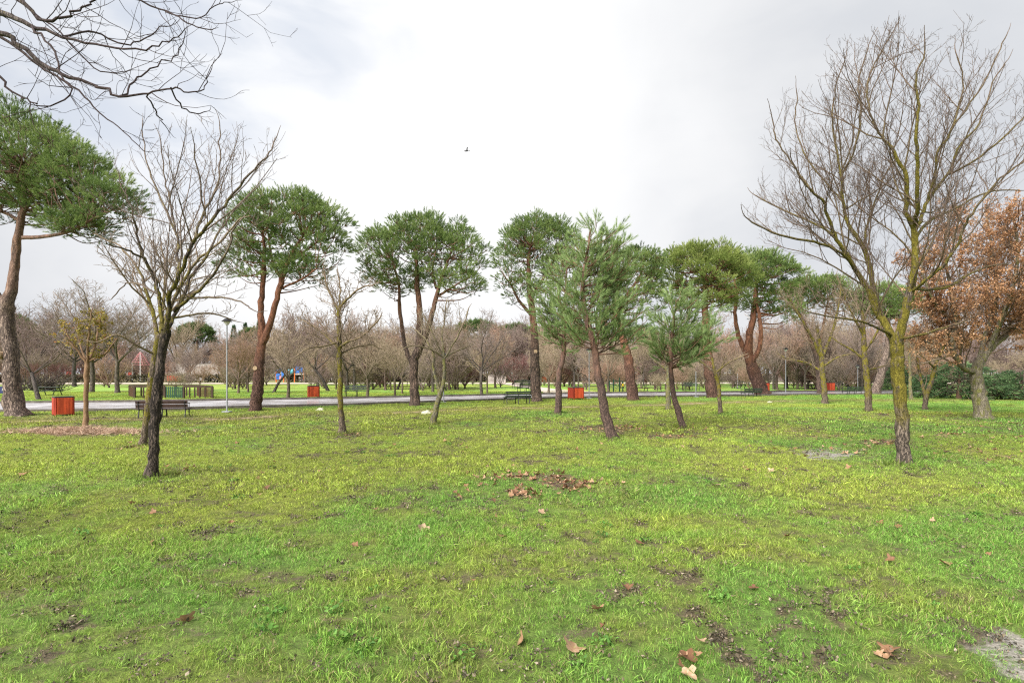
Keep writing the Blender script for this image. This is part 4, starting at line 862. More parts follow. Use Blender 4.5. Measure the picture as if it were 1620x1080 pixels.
bare_tree('thin pale-stemmed bare tree before the dark evergreen thicket', (1441, 632), [(1442, 633), (1440, 615), (1440, 590), (1439, 560), (1437, 530)], [8, 6, 5, 5, 3], [], par(dens=[0, 4, 5, 6.5, 7.5], lmax=[9, 1.4, .9, .6, .35], rmin=.007, slim=.014), 60, 'bark_green', env=[(1438, 540, 50, 50, 0)], group=BG, trunk_mult=1.5, rough=.1)
bare_tree('small dark tree forked low into a V before the evergreen thicket', (1463, 648), [(1463, 648), (1465, 630), (1471, 610), (1477, 590), (1480, 575)], [9, 9, 8, 7, 5], [([(1465, 628), (1458, 605, .2), (1454, 585, .3), (1450, 560, .3)], [6, 5, 5, 3]), ([(1479, 582), (1468, 572, -.3), (1455, 560, -.5)], [4, 3, 2]), ([(1480, 575), (1492, 550, .2), (1500, 520, .3)], [5, 4, 2])],
          par(dens=[0, 4, 5, 6.5, 7.5], lmax=[9, 1.4, .9, .6, .35], rmin=.006, slim=.014), 61, 'bark_moss', env=[(1470, 550, 55, 50, 0)], group=BG, trunk_mult=.5, rough=.12, leaves=('oak_leaf', 500, .09, 5))
bare_tree('oak still full of rusty brown leaves on a stout pale leaning trunk', (1554, 664), [(1556, 665), (1552, 640), (1548, 615), (1544, 590), (1546, 575)], [31, 25, 22, 20, 16],
          [([(1544, 588), (1525, 583, -.3), (1512, 565, -.5), (1505, 540, -.6), (1512, 510, -.7), (1505, 460, -.7), (1495, 400, -.8), (1500, 340, -.8)], [11, 9, 9, 9, 8, 6, 4, 3]),
           ([(1547, 580), (1562, 558, .2), (1580, 540, .3), (1605, 520, .4), (1635, 490, .6), (1660, 440, .8)], [13, 11, 9, 8, 6, 4]),
           ([(1547, 578), (1560, 530, .8), (1575, 470, 1.3), (1570, 400, 1.6), (1560, 340, 1.7)], [11, 9, 7, 5, 3]), ([(1563, 556, .2), (1595, 480, -.6), (1610, 410, -1.0), (1605, 350, -1.2)], [9, 7, 5, 3]),
           ([(1512, 512, -.7), (1480, 480, -1.0), (1462, 440, -1.2), (1455, 400, -1.2)], [6, 5, 4, 3]), ([(1508, 545, -.6), (1480, 545, -.2), (1455, 535, 0)], [4, 4, 3]), ([(1510, 560, -.5), (1485, 568, -.9), (1458, 575, -1.1)], [4, 3, 2.5]), ([(1606, 520, .4), (1640, 540, 0), (1680, 545, -.3)], [5, 4, 3])],
          par(dens=[0, 4, 5, 6.5, 7.5], lmax=[9, 2.0, 1.2, .7, .4], rmin=.006, slim=.014), 62, 'bark_oak', env=[(1560, 435, 122, 150, 0), (1505, 500, 95, 88, 0), (1480, 450, 62, 90, -.8), (1630, 490, 100, 100, 0)], trunk_mult=0, lim_mult=1.1, leaves=('oak_leaf', 56000, .070, 6), rough=.06, cat='oak tree', name='oak_tree', sides=16)
bare_tree('small round-headed tree with a few yellowing leaves on a smooth straight brown trunk', (136, 680), [(136, 681), (136, 650), (136, 620), (137, 590), (138, 572)], [11, 8, 8, 9, 8],
          [([(137, 575), (124, 556, -.1), (112, 540, -.2), (102, 515, -.2)], [5, 4, 3, 2]), ([(138, 573), (150, 550, .1), (155, 525, .2), (160, 500, .2)], [5, 4, 3, 2]), ([(138, 574), (140, 545, -.3), (142, 515, -.4), (145, 490, -.4)], [5, 4, 3, 2]), ([(138, 574), (128, 550, .4), (122, 520, .5)], [5, 3, 2]), ([(139, 572), (165, 560, -.2), (182, 540, -.3)], [4, 3, 2])],
          par(dens=[0, 4.5, 5.0, 6, 6], lmax=[9, .6, .4, .25, .18], lmin=[.2, .2, .14, .1, .08], rmin=.0045, slim=.016), 63, 'bark_smooth', env=[(137, 535, 50, 50, 0)], trunk_mult=0, leaves=('yellow_leaf', 1250, .08, 7), rough=.04, name='ornamental_tree')
# the tree whose trunk stands outside the photo and whose long boughs hang into its upper corner
d_ = 5.6; bx = PT(-330, 600, d_).x
bo = Vector((bx, d_, float(gz(np.array([bx]), np.array([d_]))[0])))
bare_tree('overhanging bare boughs with dark upturned twigs reaching in high over the lawn', None, [(-330, 880), (-325, 700), (-318, 500), (-310, 300), (-300, 120), (-285, -60), (-270, -200)], [70, 58, 54, 50, 44, 34, 24],
          [([(-306, 220), (-200, 70, 0), (-100, 12, 0), (0, 20, 0), (45, 40, 0), (100, 58, 0), (165, 74, -.1), (230, 78, -.2), (266, 64, -.2), (293, 50, -.3)], [22, 17, 14, 11, 8, 5, 3.6, 3, 2.2, 1.5]),
           ([(-308, 260), (-200, 120, -.3), (-100, 50, -.5), (0, 52, -.5), (25, 68, -.5), (75, 106, -.5), (106, 121, -.5), (150, 134, -.5), (190, 152, -.6), (235, 148, -.6), (270, 138, -.7), (300, 147, -.7), (322, 142, -.7), (331, 117, -.7)], [20, 16, 12, 9, 8, 7, 6, 4.6, 3.8, 3, 2.6, 2.2, 1.8, 1.4]),
           ([(-308, 280), (-180, 140, .4), (-60, 52, .5), (0, 60, .5), (50, 96, .5), (90, 121, .4), (125, 143, .3), (160, 180, .2), (195, 208, .1), (226, 238, 0)], [14, 10, 7, 6, 5, 4.4, 3.6, 2.6, 2, 1.4]),
           ([(-290, 0), (-150, -110, .6), (0, -120, .8), (130, -60, .8), (205, -8, .8), (265, 20, .8), (310, 30, .7), (340, 12, .7), (364, 3, .7)], [16, 12, 8, 6, 4, 3, 2.4, 2, 1.4]),
           ([(262, 19, .8), (286, 29, .6), (305, 40, .5), (335, 48, .4)], [3, 3, 2.5, 2]), ([(-295, 40), (-150, -60, -.6), (0, -30, -.8), (60, 30, -.8), (100, 28, -.8), (130, 12, -.8), (170, -4, -.8), (200, -8, -.8)], [18, 13, 8, 5, 4, 3, 2.5, 2]),
           ([(-306, 320), (-160, 200, .2), (-60, 120, .3), (-10, 115, .3), (15, 143, .3), (45, 158, .3), (62, 168, .3)], [12, 8, 6, 5, 4, 3, 2]), ([(50, 42, 0), (70, 62, -.4), (90, 100, -.6), (110, 150, -.7), (70, 170, -.8)], [4, 3.5, 3, 2.5, 2]),
           ([(100, 58, 0), (150, 50, .4), (195, 72, .5), (230, 60, .6), (262, 40, .6)], [4, 3.5, 3, 2.5, 2]), ([(190, 152, -.6), (215, 130, -.4), (240, 110, -.3), (275, 90, -.2), (292, 62, -.2)], [3, 3, 2.5, 2, 1.5]),
           ([(235, 148, -.6), (242, 170, -.4), (252, 185, -.3), (262, 196, -.2)], [2.5, 2.5, 2, 1.5]), ([(270, 138, -.7), (285, 165, -.6), (305, 178, -.5), (322, 176, -.4)], [2.5, 2.5, 2, 1.5]), ([(-150, -105, .6), (-60, -60, .3), (30, 5, .2), (80, 40, .2), (140, 100, .2), (180, 118, .2)], [8, 6, 4, 3, 2.5, 2])],
          par(dens=[0, 2.6, 3.4, 4.6, 5], lmax=[9, .62, .36, .2, .14], lmin=[.25, .25, .14, .09, .06], rmin=.0021, slim=.0065, up=[.05, .09, .12, .10, .06], bias=[0, -.08, .12, .12, .1], minz=-.8, max=3), 64, 'bark_over', trunk_mult=0, b=bo, d=d_, sides=12, thr=(.006, .03), cat='tree', name='overhanging_tree', rough=.15)

# ------------------------------------------------------------------ bare trees beyond the road: five grown kinds, copied with their parts
FARP = par(seg=[7, 6, 4, 3, 2], dens=[0, 3.6, 5.2, 6.6, 7.0], lmax=[9, 3.0, 1.7, .95, .55], lmin=[.5, .6, .45, .3, .2], rmin=.0085, slim=.011, max=4, gnarl=[.08, .14, .17, .2, .2], ang=[(0, 0), (28, 58), (25, 60), (25, 60), (25, 60)], bias=[0, .28, .2, .15, .1])
def proto(kind, seed, H, tr_h, w, mat, P=FARP, lean=0.0, nl=5):
    r = random.Random(seed); sk = Skel(seed); P = dict(P); cz = tr_h + (H - tr_h) * .52; rz = (H - tr_h) * .55 + .25
    P['env'] = lambda p: ((p.x - lean * .6) / w) ** 2 + (p.y / w) ** 2 + ((p.z - cz) / rz) ** 2 < 1
    top = Vector((lean, 0, tr_h)); Q = cr([Vector((0, 0, -.1)), Vector((lean * .35 + .04, .03, tr_h * .5)), top], 4); r0 = .03 + H * .012
    main = [(Q, flare(Q, list(np.linspace(r0, r0 * .75, len(Q))), .4, .4), 0)]
    for i in range(nl):
        az = i * 6.283 / nl + r.uniform(-.5, .5); el = math.radians(r.uniform(32, 72)); L = (H - tr_h) * r.uniform(.75, 1.0)
        d = Vector((math.cos(az) * math.cos(el), math.sin(az) * math.cos(el), math.sin(el))); L = min(L, w * 1.1 / max(.25, math.cos(el)))
        grow(sk, top - Vector((0, 0, r.uniform(0, .3) * tr_h * .5)), d, L, r0 * .42, 1, P)
    tm = wood_mesh('trunk', main + [b for b in sk.br if b[2] == 1], 8, M[mat], thr=(.012, .04))
    V, Q2, T = tubes([b for b in sk.br if b[2] > 1], 3)
    cm = mk_mesh('crown', V, Q2, attrs={'thick': sst(.012, .04, T)}, mats=M[mat])
    return (kind, tm, cm, H, len(sk.br))
PROTO = {
    'round': proto('bare_tree', 101, 5.0, 1.5, 2.6, 'far_grey'), 'wide': proto('bare_tree', 102, 4.6, 1.0, 3.0, 'far_red'), 'tall': proto('bare_tree', 103, 7.5, 2.0, 2.5, 'far_grey', nl=6),
    'bent': proto('bare_tree', 104, 4.4, 1.3, 2.5, 'far_tan', lean=.7), 'bush': proto('bare_shrub', 105, 2.6, .15, 1.6, 'far_red', nl=9), 'low': proto('bare_tree', 106, 4.2, 1.2, 2.6, 'far_tan', nl=6)}
def far_tree(kind, px, py, top, label, mat, rot=0.0, group='bare trees beyond the road', wide=1.0, name=None, cat=None):
    k, tm, cm, H, _ = PROTO[kind]; d = D(py); b = Vector(((px - CX) / FPX * d, d, 0.0)); s = (CAMH - (top - HY) / FPX * d) / H
    root = thing(name or k, label, cat or ('shrub' if kind == 'bush' else 'tree'), b, rot, group); root.scale = (s * wide, s * wide, s)
    for nm, me in (('trunk', tm), ('crown', cm)):
        o = link(nm, me, root); o.material_slots[0].link = 'OBJECT'; o.material_slots[0].material = M['far_' + mat]
    return root
FT = [  # kind, column, base row, top row, bark, turn, breadth, label
    ('bent', 62, 632, 486, 'dusk', 2.6, 1.25, 'low gnarled purplish tree leaning over the picnic table behind the big grey pine'),
    ('tall', 145, 620.5, 428, 'grey', .4, 1.2, 'tall grey bare tree behind the yellow-leaved round-headed tree'),
    ('tall', 186, 621.5, 425, 'grey', 2.2, 1.15, 'tall grey bare tree with a leaning dark trunk beside the wooden pen'),
    ('tall', 118, 611, 455, 'dusk', 3.4, 1.3, 'bare purplish tree next behind the picnic table and the brush heap'),
    ('low', 455, 631, 508, 'tan', .2, 1.15, 'thin straight tan tree before the blue and orange playground'),
    ('bent', 432, 621, 520, 'dusk', .3, 1.2, 'black slanting tree whose trunk leans right across the playground'),
    ('wide', 377, 622, 520, 'red', .8, 1.0, 'reddish bare tree close right of the tall lamp post, crooked stem'),
    ('low', 393, 620.5, 530, 'red', 2.9, .9, 'slender reddish bare tree touching the twin-trunked pine'),
    ('bent', 520, 618, 500, 'dusk', 3.1, 1.2, 'dark bare tree leaning left behind the red bin on the far verge'),
    ('round', 549, 617, 505, 'grey', 1.1, 1.2, 'grey bare tree behind the far verge bench, by its open end'),
    ('low', 581, 628, 516, 'tan', .5, 1.2, 'tan bare tree rising from beside the far verge bench'),
    ('round', 610, 617, 512, 'red', 2.1, 1.15, 'reddish bare tree just left of the three-stemmed pine'),
    ('low', 625, 626, 522, 'tan', 4.1, .9, 'thin tan tree close to the three-stemmed pine, near the kerb'),
    ('low', 636, 622.5, 530, 'tan', 5.0, .9, 'thinnest tan tree touching the three-stemmed pine trunk'),
    ('bent', 628, 616, 520, 'dusk', .1, 1.0, 'dark slanting tree between two thin tan stems by the three-stemmed pine'),
    ('round', 685, 620, 500, 'grey', 1.6, 1.0, 'grey bare tree behind the young pale forked tree'),
    ('tall', 762, 625, 474, 'grey', 2.6, 1.15, 'tall narrow grey tree standing alone between two dark red shrubs'),
    ('low', 771, 622.5, 520, 'tan', 1.3, .8, 'slim short tree hugging the tall narrow grey tree'),
    ('wide', 784, 613.5, 512, 'red', 3.0, 1.0, 'reddish bare tree leaning left beside the shrub near the far benches'),
    ('low', 868, 621.5, 535, 'tan', .7, 1.1, 'thin tan tree on the verge just right of the knotted pine trunk'),
    ('round', 882, 612.5, 510, 'tan', 1.7, 1.1, 'tan round bare tree behind the small pinkish pine trunk'),
    ('round', 907, 611.5, 505, 'red', 3.7, 1.2, 'reddish bare tree behind the red bin near the leaning pine'),
    ('bent', 925, 612.5, 520, 'tan', 2.0, 1.0, 'crooked tan tree between that red bin and the lamp post'),
    ('low', 963, 621.5, 520, 'tan', 2.4, 1.1, 'thin straight tan tree beside the green exercise posts'),
    ('wide', 1040, 610, 520, 'red', 1.2, 1.2, 'broad reddish tree behind the low dark posts'),
    ('round', 1088, 612, 515, 'tan', .3, 1.1, 'tan bare tree behind the crooked young pine'),
    ('low', 1160, 612, 515, 'red', 5.1, 1.2, 'reddish bare tree right of the short red pine trunk'),
    ('wide', 1229, 616, 508, 'red', .9, 1.15, 'warm pinkish bare tree behind the lamp post by the forked leaning pine'),
    ('round', 1262, 615.5, 515, 'tan', 2.3, 1.0, 'tan bare tree beside the slender white lamp post'),
    ('low', 1278, 614.5, 528, 'grey', 4.3, 1.0, 'small grey tree left of the orange pine trunk'),
    ('bent', 1345, 615.5, 512, 'dusk', 2.9, 1.1, 'dark bent tree over the last far bench'),
    ('round', 1420, 615, 500, 'red', 3.9, 1.1, 'reddish bare tree seen past the big mossy trunk'),
    ('bush', 735, 614.5, 558, 'wine', .4, 1.0, 'dark red leafless shrub spreading beside the tall narrow grey tree'),
    ('bush', 812, 609, 558, 'wine', 1.9, 1.2, 'dark red leafless shrub behind the pair of far benches'),
    ('bush', 38, 612, 572, 'wine', .9, 1.5, 'wide dark shrub behind the big grey pine, beside the brush heap'),
    ('bush', 96, 609, 574, 'wine', 2.1, 1.4, 'dark reddish shrub between the brush heap and the round-headed tree'),
    ('bush', 838, 607, 568, 'wine', 3.3, 1.2, 'dark shrub directly behind the knotted pine trunk'),
    ('bush', 560, 612, 580, 'wine', 1.2, 1.3, 'small wine-red shrub by the far verge bench end'),
    ('bush', 592, 616, 578, 'dusk', 2.5, 1.0, 'low dark thicket of stems behind the far verge bench'),
    ('bush', 1022, 608, 570, 'wine', 4.0, 1.3, 'dark leafless shrub behind the exercise posts'),
]
for k, px, py, top, mt, rot, wd, lab in FT: far_tree(k, px, py, top, lab, mt, rot, wide=wd)
# the grove farther off reads as one mass
R = np.random.RandomState(77); srcs = []
for nm in ('round', 'wide', 'tall', 'low', 'bush'):
    for mt in ('grey', 'red', 'tan', 'dusk') + (('wine',) if nm == 'bush' else ()):
        k, tm, cm, H, _ = PROTO[nm]
        bm = bmesh.new(); bm.from_mesh(tm); bm.from_mesh(cm); me = bpy.data.meshes.new('grove_tree'); bm.to_mesh(me); bm.free(); me.materials.append(M['far_' + mt]); srcs.append((nm, mt, bpy.data.objects.new('grove_tree', me)))
srcs.sort(key=lambda s: s[0]); 
for i, s in enumerate(srcs): s[2].name = 'grove_tree_%02d' % i
W_ = []
for i in range(950):
    d = 57 + 110 * R.rand() ** 0.75; u = -1.25 + 2.3 * R.rand(); x = u * d
    if abs(-x / d - 0.42) < 0.10 and d < 110 and R.rand() < 0.6: continue          # open ground by the playground
    row = HY + CAMH * FPX / d
    if 604.5 < row < 608.5: d += 9; x = u * d
    if d < 120 and float(fbm(np.array([x]), np.array([d]), .035, 3, 17)[0]) < .44: continue
    W_.append((x, d))
for i in range(340):                                # thin self-sown trees and thickets between the road and the far path
    d = 54 + 30 * R.rand(); u = -.5 + 1.25 * R.rand(); row = HY + CAMH * FPX / d
    if 604.5 < row < 608.5 or (abs(u) < .09 and row > 604) or -.445 < u < -.345: continue
    W_.append((u * d, d))
W_ = np.array(W_); n = len(W_)
pick = R.randint(0, len(srcs), n)
red = sst(.45, .6, fbm(W_[:, 0], W_[:, 1], .03, 2, 51)); bi = [i for i, q in enumerate(srcs) if q[0] == 'bush']; pick = np.where((R.rand(n) < .48) & (W_[:, 1] < 95), R.choice(bi, n), pick); ti = [i for i, q in enumerate(srcs) if q[1] in ('grey', 'tan', 'dusk') and q[0] != 'wide']; pick = np.where(R.rand(n) < .3, R.choice(ti, n), pick)
sc_ = np.array([{'tall': .85, 'bush': 1.1}.get(srcs[i][0], 1.0) for i in pick]) * (.65 + 1.35 * R.rand(n) ** 1.5) * np.where(W_[:, 1] > 95, 1.5, 1.0) * np.where(W_[:, 1] < 80, .8, 1.0)
gn_scatter('far_grove', np.concatenate([W_, np.zeros((n, 1))], 1), np.stack([0 * sc_, 0 * sc_, R.rand(n) * 6.28], 1), sc_, pick, np.ones((n, 3)), [s[2] for s in srcs])
# far round-crowned pines and cypresses on the skyline
def far_pine(px, top, d, rx, label):
    b = Vector(((px - CX) / FPX * d, d, 0)); H = CAMH - (top - HY) / FPX * d; R = np.random.RandomState(int(px)); root = thing('pine_tree', label, 'tree', b, group='far pines on the skyline')
    MB().bar((0, 0, -.2), (.2, 0, H * .7), .35, 8, .2).build('trunk', M['bark_pine'], root)
    w = rx / FPX * d; v = R.randn(900, 3); v /= np.linalg.norm(v, axis=1, keepdims=True); v[:, 2] = np.where(v[:, 2] < -.3, -v[:, 2], v[:, 2])
    P = v * np.array([[w, w, H * .27]]) * (.7 + .3 * R.rand(900, 1)) * (1 + .25 * (fbm(v[:, 0] * 3 + 5, v[:, 1] * 3 + v[:, 2] * 2, 1, 2, 6) - .5)[:, None]) + np.array([[0, 0, H * .72]])
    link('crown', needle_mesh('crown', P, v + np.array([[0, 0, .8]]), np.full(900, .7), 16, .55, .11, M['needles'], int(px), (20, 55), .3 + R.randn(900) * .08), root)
far_pine(755, 508, 118, 36, 'far round pine on the skyline behind the tall narrow grey tree'); far_pine(815, 514, 126, 32, 'far round pine on the skyline left of the knotted pine')
far_pine(398, 520, 150, 20, 'far pine on the skyline just left of the twin-trunked pine'); far_pine(20, 500, 130, 30, 'far round pine on the skyline behind the big grey pine')
far_pine(1010, 520, 120, 34, 'far round pine on the skyline behind the curved orange pine'); far_pine(560, 528, 112, 24, 'far dark pine on the skyline behind the slim mossy tree'); far_pine(905, 520, 122, 28, 'far dark pine on the skyline behind the red bin by the leaning pine'); far_pine(310, 512, 135, 28, 'far dark pine on the skyline behind the near dark trunk'); far_pine(700, 520, 140, 26, 'far small pine on the skyline behind the young pale forked tree')
def cypress(px, top, d, label):
    b = Vector(((px - CX) / FPX * d, d, 0)); H = CAMH - (top - HY) / FPX * d; R = np.random.RandomState(int(px)); root = thing('cypress_tree', label, 'tree', b, group='far cypresses')
    MB().bar((0, 0, -.2), (0, 0, H * .6), .15, 6, .08).build('trunk', M['bark_pine'], root)
    n = 500; t = R.rand(n); a = R.rand(n) * 6.28; rr = .75 * np.sin(np.pi * np.clip(t * .9 + .1, 0, 1)) ** .6 * (.8 + .3 * R.rand(n))
    P = np.stack([np.cos(a) * rr, np.sin(a) * rr, .3 + t * (H - .6)], 1); Dv = np.stack([np.cos(a) * .4, np.sin(a) * .4, 1 + 0 * a], 1)
    link('crown', needle_mesh('crown', P, Dv, np.full(n, .5), 10, .5, .12, M['cedar'], int(px) + 1, (10, 35), .3 + R.randn(n) * .1), root)
cypress(410, 508, 150, 'narrow far cypress nearest the twin-trunked pine'); cypress(422, 518, 152, 'shorter narrow far cypress between the two stems of the twin-trunked pine'); cypress(388, 512, 155, 'narrow far cypress rising left of the twin-trunked pine'); cypress(370, 516, 150, 'narrow far cypress seen beside the tall lamp post head')

# ------------------------------------------------------------------ evergreens on the far verge side
def leafy_box(x0, x1, y, dep, h, mat, seed, n, size):      # leaves through a clipped hedge's volume, near its faces
    R = np.random.RandomState(seed); P = np.stack([x0 + (x1 - x0) * R.rand(n), y + dep * R.rand(n), h * R.rand(n) ** .8], 1)
    f = R.randint(0, 3, n); P[:, 1] = np.where(f == 0, y + .15 * R.rand(n), P[:, 1]); P[:, 2] = np.where(f == 1, h - .12 * R.rand(n), P[:, 2])
    P[:, 2] += (fbm(P[:, 0], P[:, 1], .4, 3, seed) - .5) * .25
    return leaf_mesh('foliage', P, size, M[mat], seed, 0.45 + R.randn(n) * .2 + .2 * (P[:, 2] / h - .5))
def hedge(px0, px1, py, h, mat, label, seed, dens=150):
    d = D(py); x0 = (px0 - CX) / FPX * d; x1 = (px1 - CX) / FPX * d; xm = (x0 + x1) / 2
    root = thing('clipped_hedge', label, 'hedge', (xm, d, 0), group='clipped hedges by the far path'); L = x1 - x0
    link('foliage', leafy_box(-L / 2, L / 2, 0, 1.0, h, mat, seed, int(L * dens), .34), root)
    mb = MB(); R = random.Random(seed)
    for i in range(int(L / .5)):
        x = -L / 2 + (i + .5) * .5; mb.bar((x, .5, -.05), (x + R.uniform(-.2, .2), .5, h * .8), .03, 5)
    mb.build('stems', M['far_dusk'], root)['kind'] = 'stuff'
hedge(-220, 30, 606.0, 1.15, 'hedge_brown', 'long brown clipped hedge ending at the brush heap', 1)
hedge(92, 250, 605.0, 1.2, 'hedge_leaf', 'clipped olive hedge running behind the round-headed tree', 2); hedge(258, 392, 605.0, 1.2, 'hedge_leaf', 'clipped olive hedge behind the red picket panel and the lamp post', 3)
hedge(455, 560, 604.4, 1.2, 'hedge_leaf', 'clipped olive hedge right under the playground', 4); hedge(562, 720, 603.8, 1.15, 'hedge_brown', 'clipped brown hedge behind the three-stemmed pine', 5)
hedge(722, 900, 603.4, 1.1, 'hedge_brown', 'clipped brown hedge behind the far pair of benches', 6); hedge(904, 1100, 603.2, 1.2, 'hedge_brown', 'clipped brown hedge behind the exercise posts', 7); hedge(1104, 1400, 603.0, 1.2, 'hedge_leaf', 'clipped dark hedge behind the right-hand lamp posts', 8)
def evergreen(px, py, rx, h, dep, seed, label, n=1500, name='spreading_conifer', trunk=None):
    d = D(py); b = Vector(((px - CX) / FPX * d, d, 0)); R = np.random.RandomState(seed); w = rx / FPX * d; root = thing(name, label, 'conifer', b, group='low dark conifers'); r = random.Random(seed)
    tk = MB()
    tk.bar((0, 0, -.1), (.05, 0, h * .75), .20 * h / 2.6, 10, .06)
    tiers = []
    t_o = tk.build('trunk', M['bark_pine_gray'], root); br = []; P = []; Dv = []; T = []
    for k in range(70):                            # flat fans of sprays in layers
        z = h * (.06 + .92 * (k + r.random()) / 70); az = k * 2.4 + r.random(); L = w * (1 - .55 * (z / h) ** 1.6) * r.uniform(.65, 1.05)
        e = Vector((math.cos(az) * L, math.sin(az) * L * dep, z - .12 * L)); s = Vector((0, 0, z)); br.append((cr([s, s.lerp(e, .5) + Vector((0, 0, .12 * L)), e], 3), None, 1))
        m_ = int(n / 70)
        for q in range(m_):
            t = .18 + .82 * r.random() ** .7; p = s.lerp(e, t) + Vector((0, 0, .12 * L * 4 * t * (1 - t))); o = Vector((-math.sin(az), math.cos(az), 0)) * r.gauss(0, .16 * L * (1.1 - t * .5))
            P.append(tuple(p + o + Vector((0, 0, r.gauss(0, .05))))); dv = (e - s).normalized() * .8 + o * .6 + Vector((0, 0, r.gauss(.1, .15))); Dv.append(tuple(dv)); T.append(.42 + r.gauss(0, .14) + .15 * (k % 3 - 1))
    br = [(q, list(np.linspace(.03, .01, len(q))), 1) for q, _, _ in br]; link('branchwork', wood_mesh('branchwork', br, 5, M['bark_pine_gray']), root)
    P = np.array(P); P[:, 2] = np.maximum(P[:, 2], .03)
    link('crown', needle_mesh('crown', P, np.array(Dv), np.full(len(P), .28), 18, .11, .028, M['cedar'], seed, (20, 60), np.array(T)), root)
evergreen(1517, 631, 62, 2.4, 1.0, 1, 'broad dark green conifer with a thick dark trunk, layered branches', 1700)
evergreen(1470, 629, 34, 1.5, 1.0, 2, 'dark green conifer at the open end of the thicket, near the V-forked tree', 1000)
evergreen(1570, 631.5, 46, 1.6, 1.0, 3, 'dark green conifer just behind the stout oak trunk', 1150)
evergreen(1615, 632, 50, 1.8, 1.0, 4, 'dark green conifer farthest from the road in the thicket', 1150)
evergreen(1420, 619, 26, 2.2, 1.0, 5, 'small dark green conifer seen beyond the big mossy trunk', 1000)

# ------------------------------------------------------------------ benches, bins, lamps, pen, play things
def place(px, py): d = D(py); return Vector(((px - CX) / FPX * d, d, 0.0))
def bench(px, py, width, rot, label, wood='bench_wood', H=0.80, group='park benches', style='slat', z=0.0):
    b = place(px, py); b.z = z if py < 640 else float(gz(np.array([b.x]), np.array([b.y]))[0]); root = thing('park_bench', label, 'bench', b, rot, group); L = width; W = M[wood]
    # the back is at -y (towards the camera when rot = 0): sitters face +y
    sh = H * .53; tilt = Euler((math.radians(12), 0, 0))
    mb = MB()
    for k in range(2 if style == 'plank' else 3):
        hh = .19 * H if style == 'plank' else .085; st = .21 * H if style == 'plank' else .115
        z_ = H - hh / 2 - k * st; mb.box((0, -.16 - (H - z_) * -.18, z_), (L, .035, hh), tilt, .006)
    mb.build('backrest', W, root)
    mb = MB()
    for k in range(4): mb.box((0, -.05 + k * .125, sh), (L, .105, .035), None, .006)
    mb.build('seat', W, root)
    for x in (-L / 2 + .10, 0, L / 2 - .10):
        f = MB(); f.bar((x, -.06, sh - .03), (x, -.14, -.03), .024, 8); f.bar((x, .36, sh - .03), (x, .38, -.03), .024, 8); f.box((x, .15, sh - .035), (.045, .48, .03)); f.bar((x, -.08, sh - .05), (x, -.20, H - .02), .02, 8)
        f.build('leg_frame', M['dark_metal'], root)
        if x: 
            a = MB(); a.box((x, .16, sh + .2), (.05, .46, .03), None, .008); a.bar((x, .36, sh), (x, .36, sh + .2), .016, 8); a.build('armrest', M['dark_metal'], root)
    return root
bench(258, 660, 1.85, .22, 'dark brown plank bench seen from behind, at the base of the two near leaning trunks', H=.68, style='plank')
bench(565, 627.5, 1.75, math.pi + .1, 'green-black slatted bench on the far verge, behind the slim mossy tree', 'bench_green', .82)
bench(819, 639, 1.55, .35, 'dark slatted bench beside the knotted straight pine trunk', 'bench_green', .72)
bench(836, 621.5, 1.9, .5, 'slatted bench across the road, the nearer of the two behind the knotted pine', 'bench_green', .85); bench(826, 614, 2.2, .5, 'slatted bench on the pale side path, the farther one behind the knotted pine', 'bench_green', .9)
bench(1190, 627.5, 1.5, .25, 'low dark bench beside the forked leaning pine', 'bench_green', .62); bench(1350, 624.2, 1.6, .3, 'low dark bench just left of the knobbly mossy tree', 'bench_green', .62)
bench(1322, 616, 1.7, math.pi, 'dark bench across the road beside the red bin near the orange pine', 'bench_green', .8); bench(1092, 617.5, 1.7, math.pi + .2, 'dark far bench beyond the road, behind the crooked young pine', 'bench_green', .8)
def bin_(px, py, w, h, rot, label, legs=0.06, group='red litter bins', closed=True):
    b = place(px, py); b.z = float(gz(np.array([b.x]), np.array([b.y]))[0]) if py > 640 else 0.0
    root = thing('litter_bin', label, 'litter bin', b, rot, group); hb = h - legs - .05; zc = legs + hb / 2
    for i in range(4):
        a = i * math.pi / 2; c = Vector((math.sin(a), -math.cos(a), 0)) * (w / 2); q = Euler((0, 0, a)); mb = MB(); n = 5; pw = w * .80 / n
        for k in range(n): o = Vector((math.cos(a), math.sin(a), 0)) * ((k - (n - 1) / 2) * pw); mb.box(c + o + Vector((0, 0, zc)), (pw * .965, .035, hb), q, .005)
        mb.build('side_panel', M['bin_wood'] if i % 2 == 0 else M['bin_side'], root)
    for sx in (-1, 1):
        for sy in (-1, 1):
            MB().box((sx * w * .455, sy * w * .455, (h - .05) / 2 - .02), (.05, .05, h - .01), Euler((0, 0, .78)), .006).build('corner_post', M['bin_side'], root)
    mb = MB(); t = .05
    for sx in (-1, 1): mb.box((sx * w * .44, 0, h - .025), (.09, w * .97, t), None, .008); mb.box((0, sx * w * .44, h - .026), (w * .79, .09, t - .004), None, .008)
    mb.build('rim', M['dark_metal'], root)
    MB().bar((0, 0, .10), (0, 0, h - .06), w * .36, 16, w * .38).build('bucket', M['dark_metal'], root)
bin_(100, 657, .64, .78, .82, 'red slatted litter bin on the near verge beside the big grey pine')
bin_(496, 629.5, .70, .86, .48, 'red slatted litter bin on the far verge left of the slim mossy tree', .10)
bin_(911, 631.5, .80, .80, .45, 'red slatted litter bin just left of the leaning young pine trunk', .10)
bin_(860, 604.2, .95, 1.0, .3, 'small far red litter bin beyond the pale path, right of the knotted pine'); bin_(1206.5, 624.9 - 3.2, .8, .9, .3, 'red litter bin half hidden by the forked leaning pine trunk'); bin_(1311, 619.5, .75, .85, .4, 'red litter bin half hidden by the golden mossy trunk')
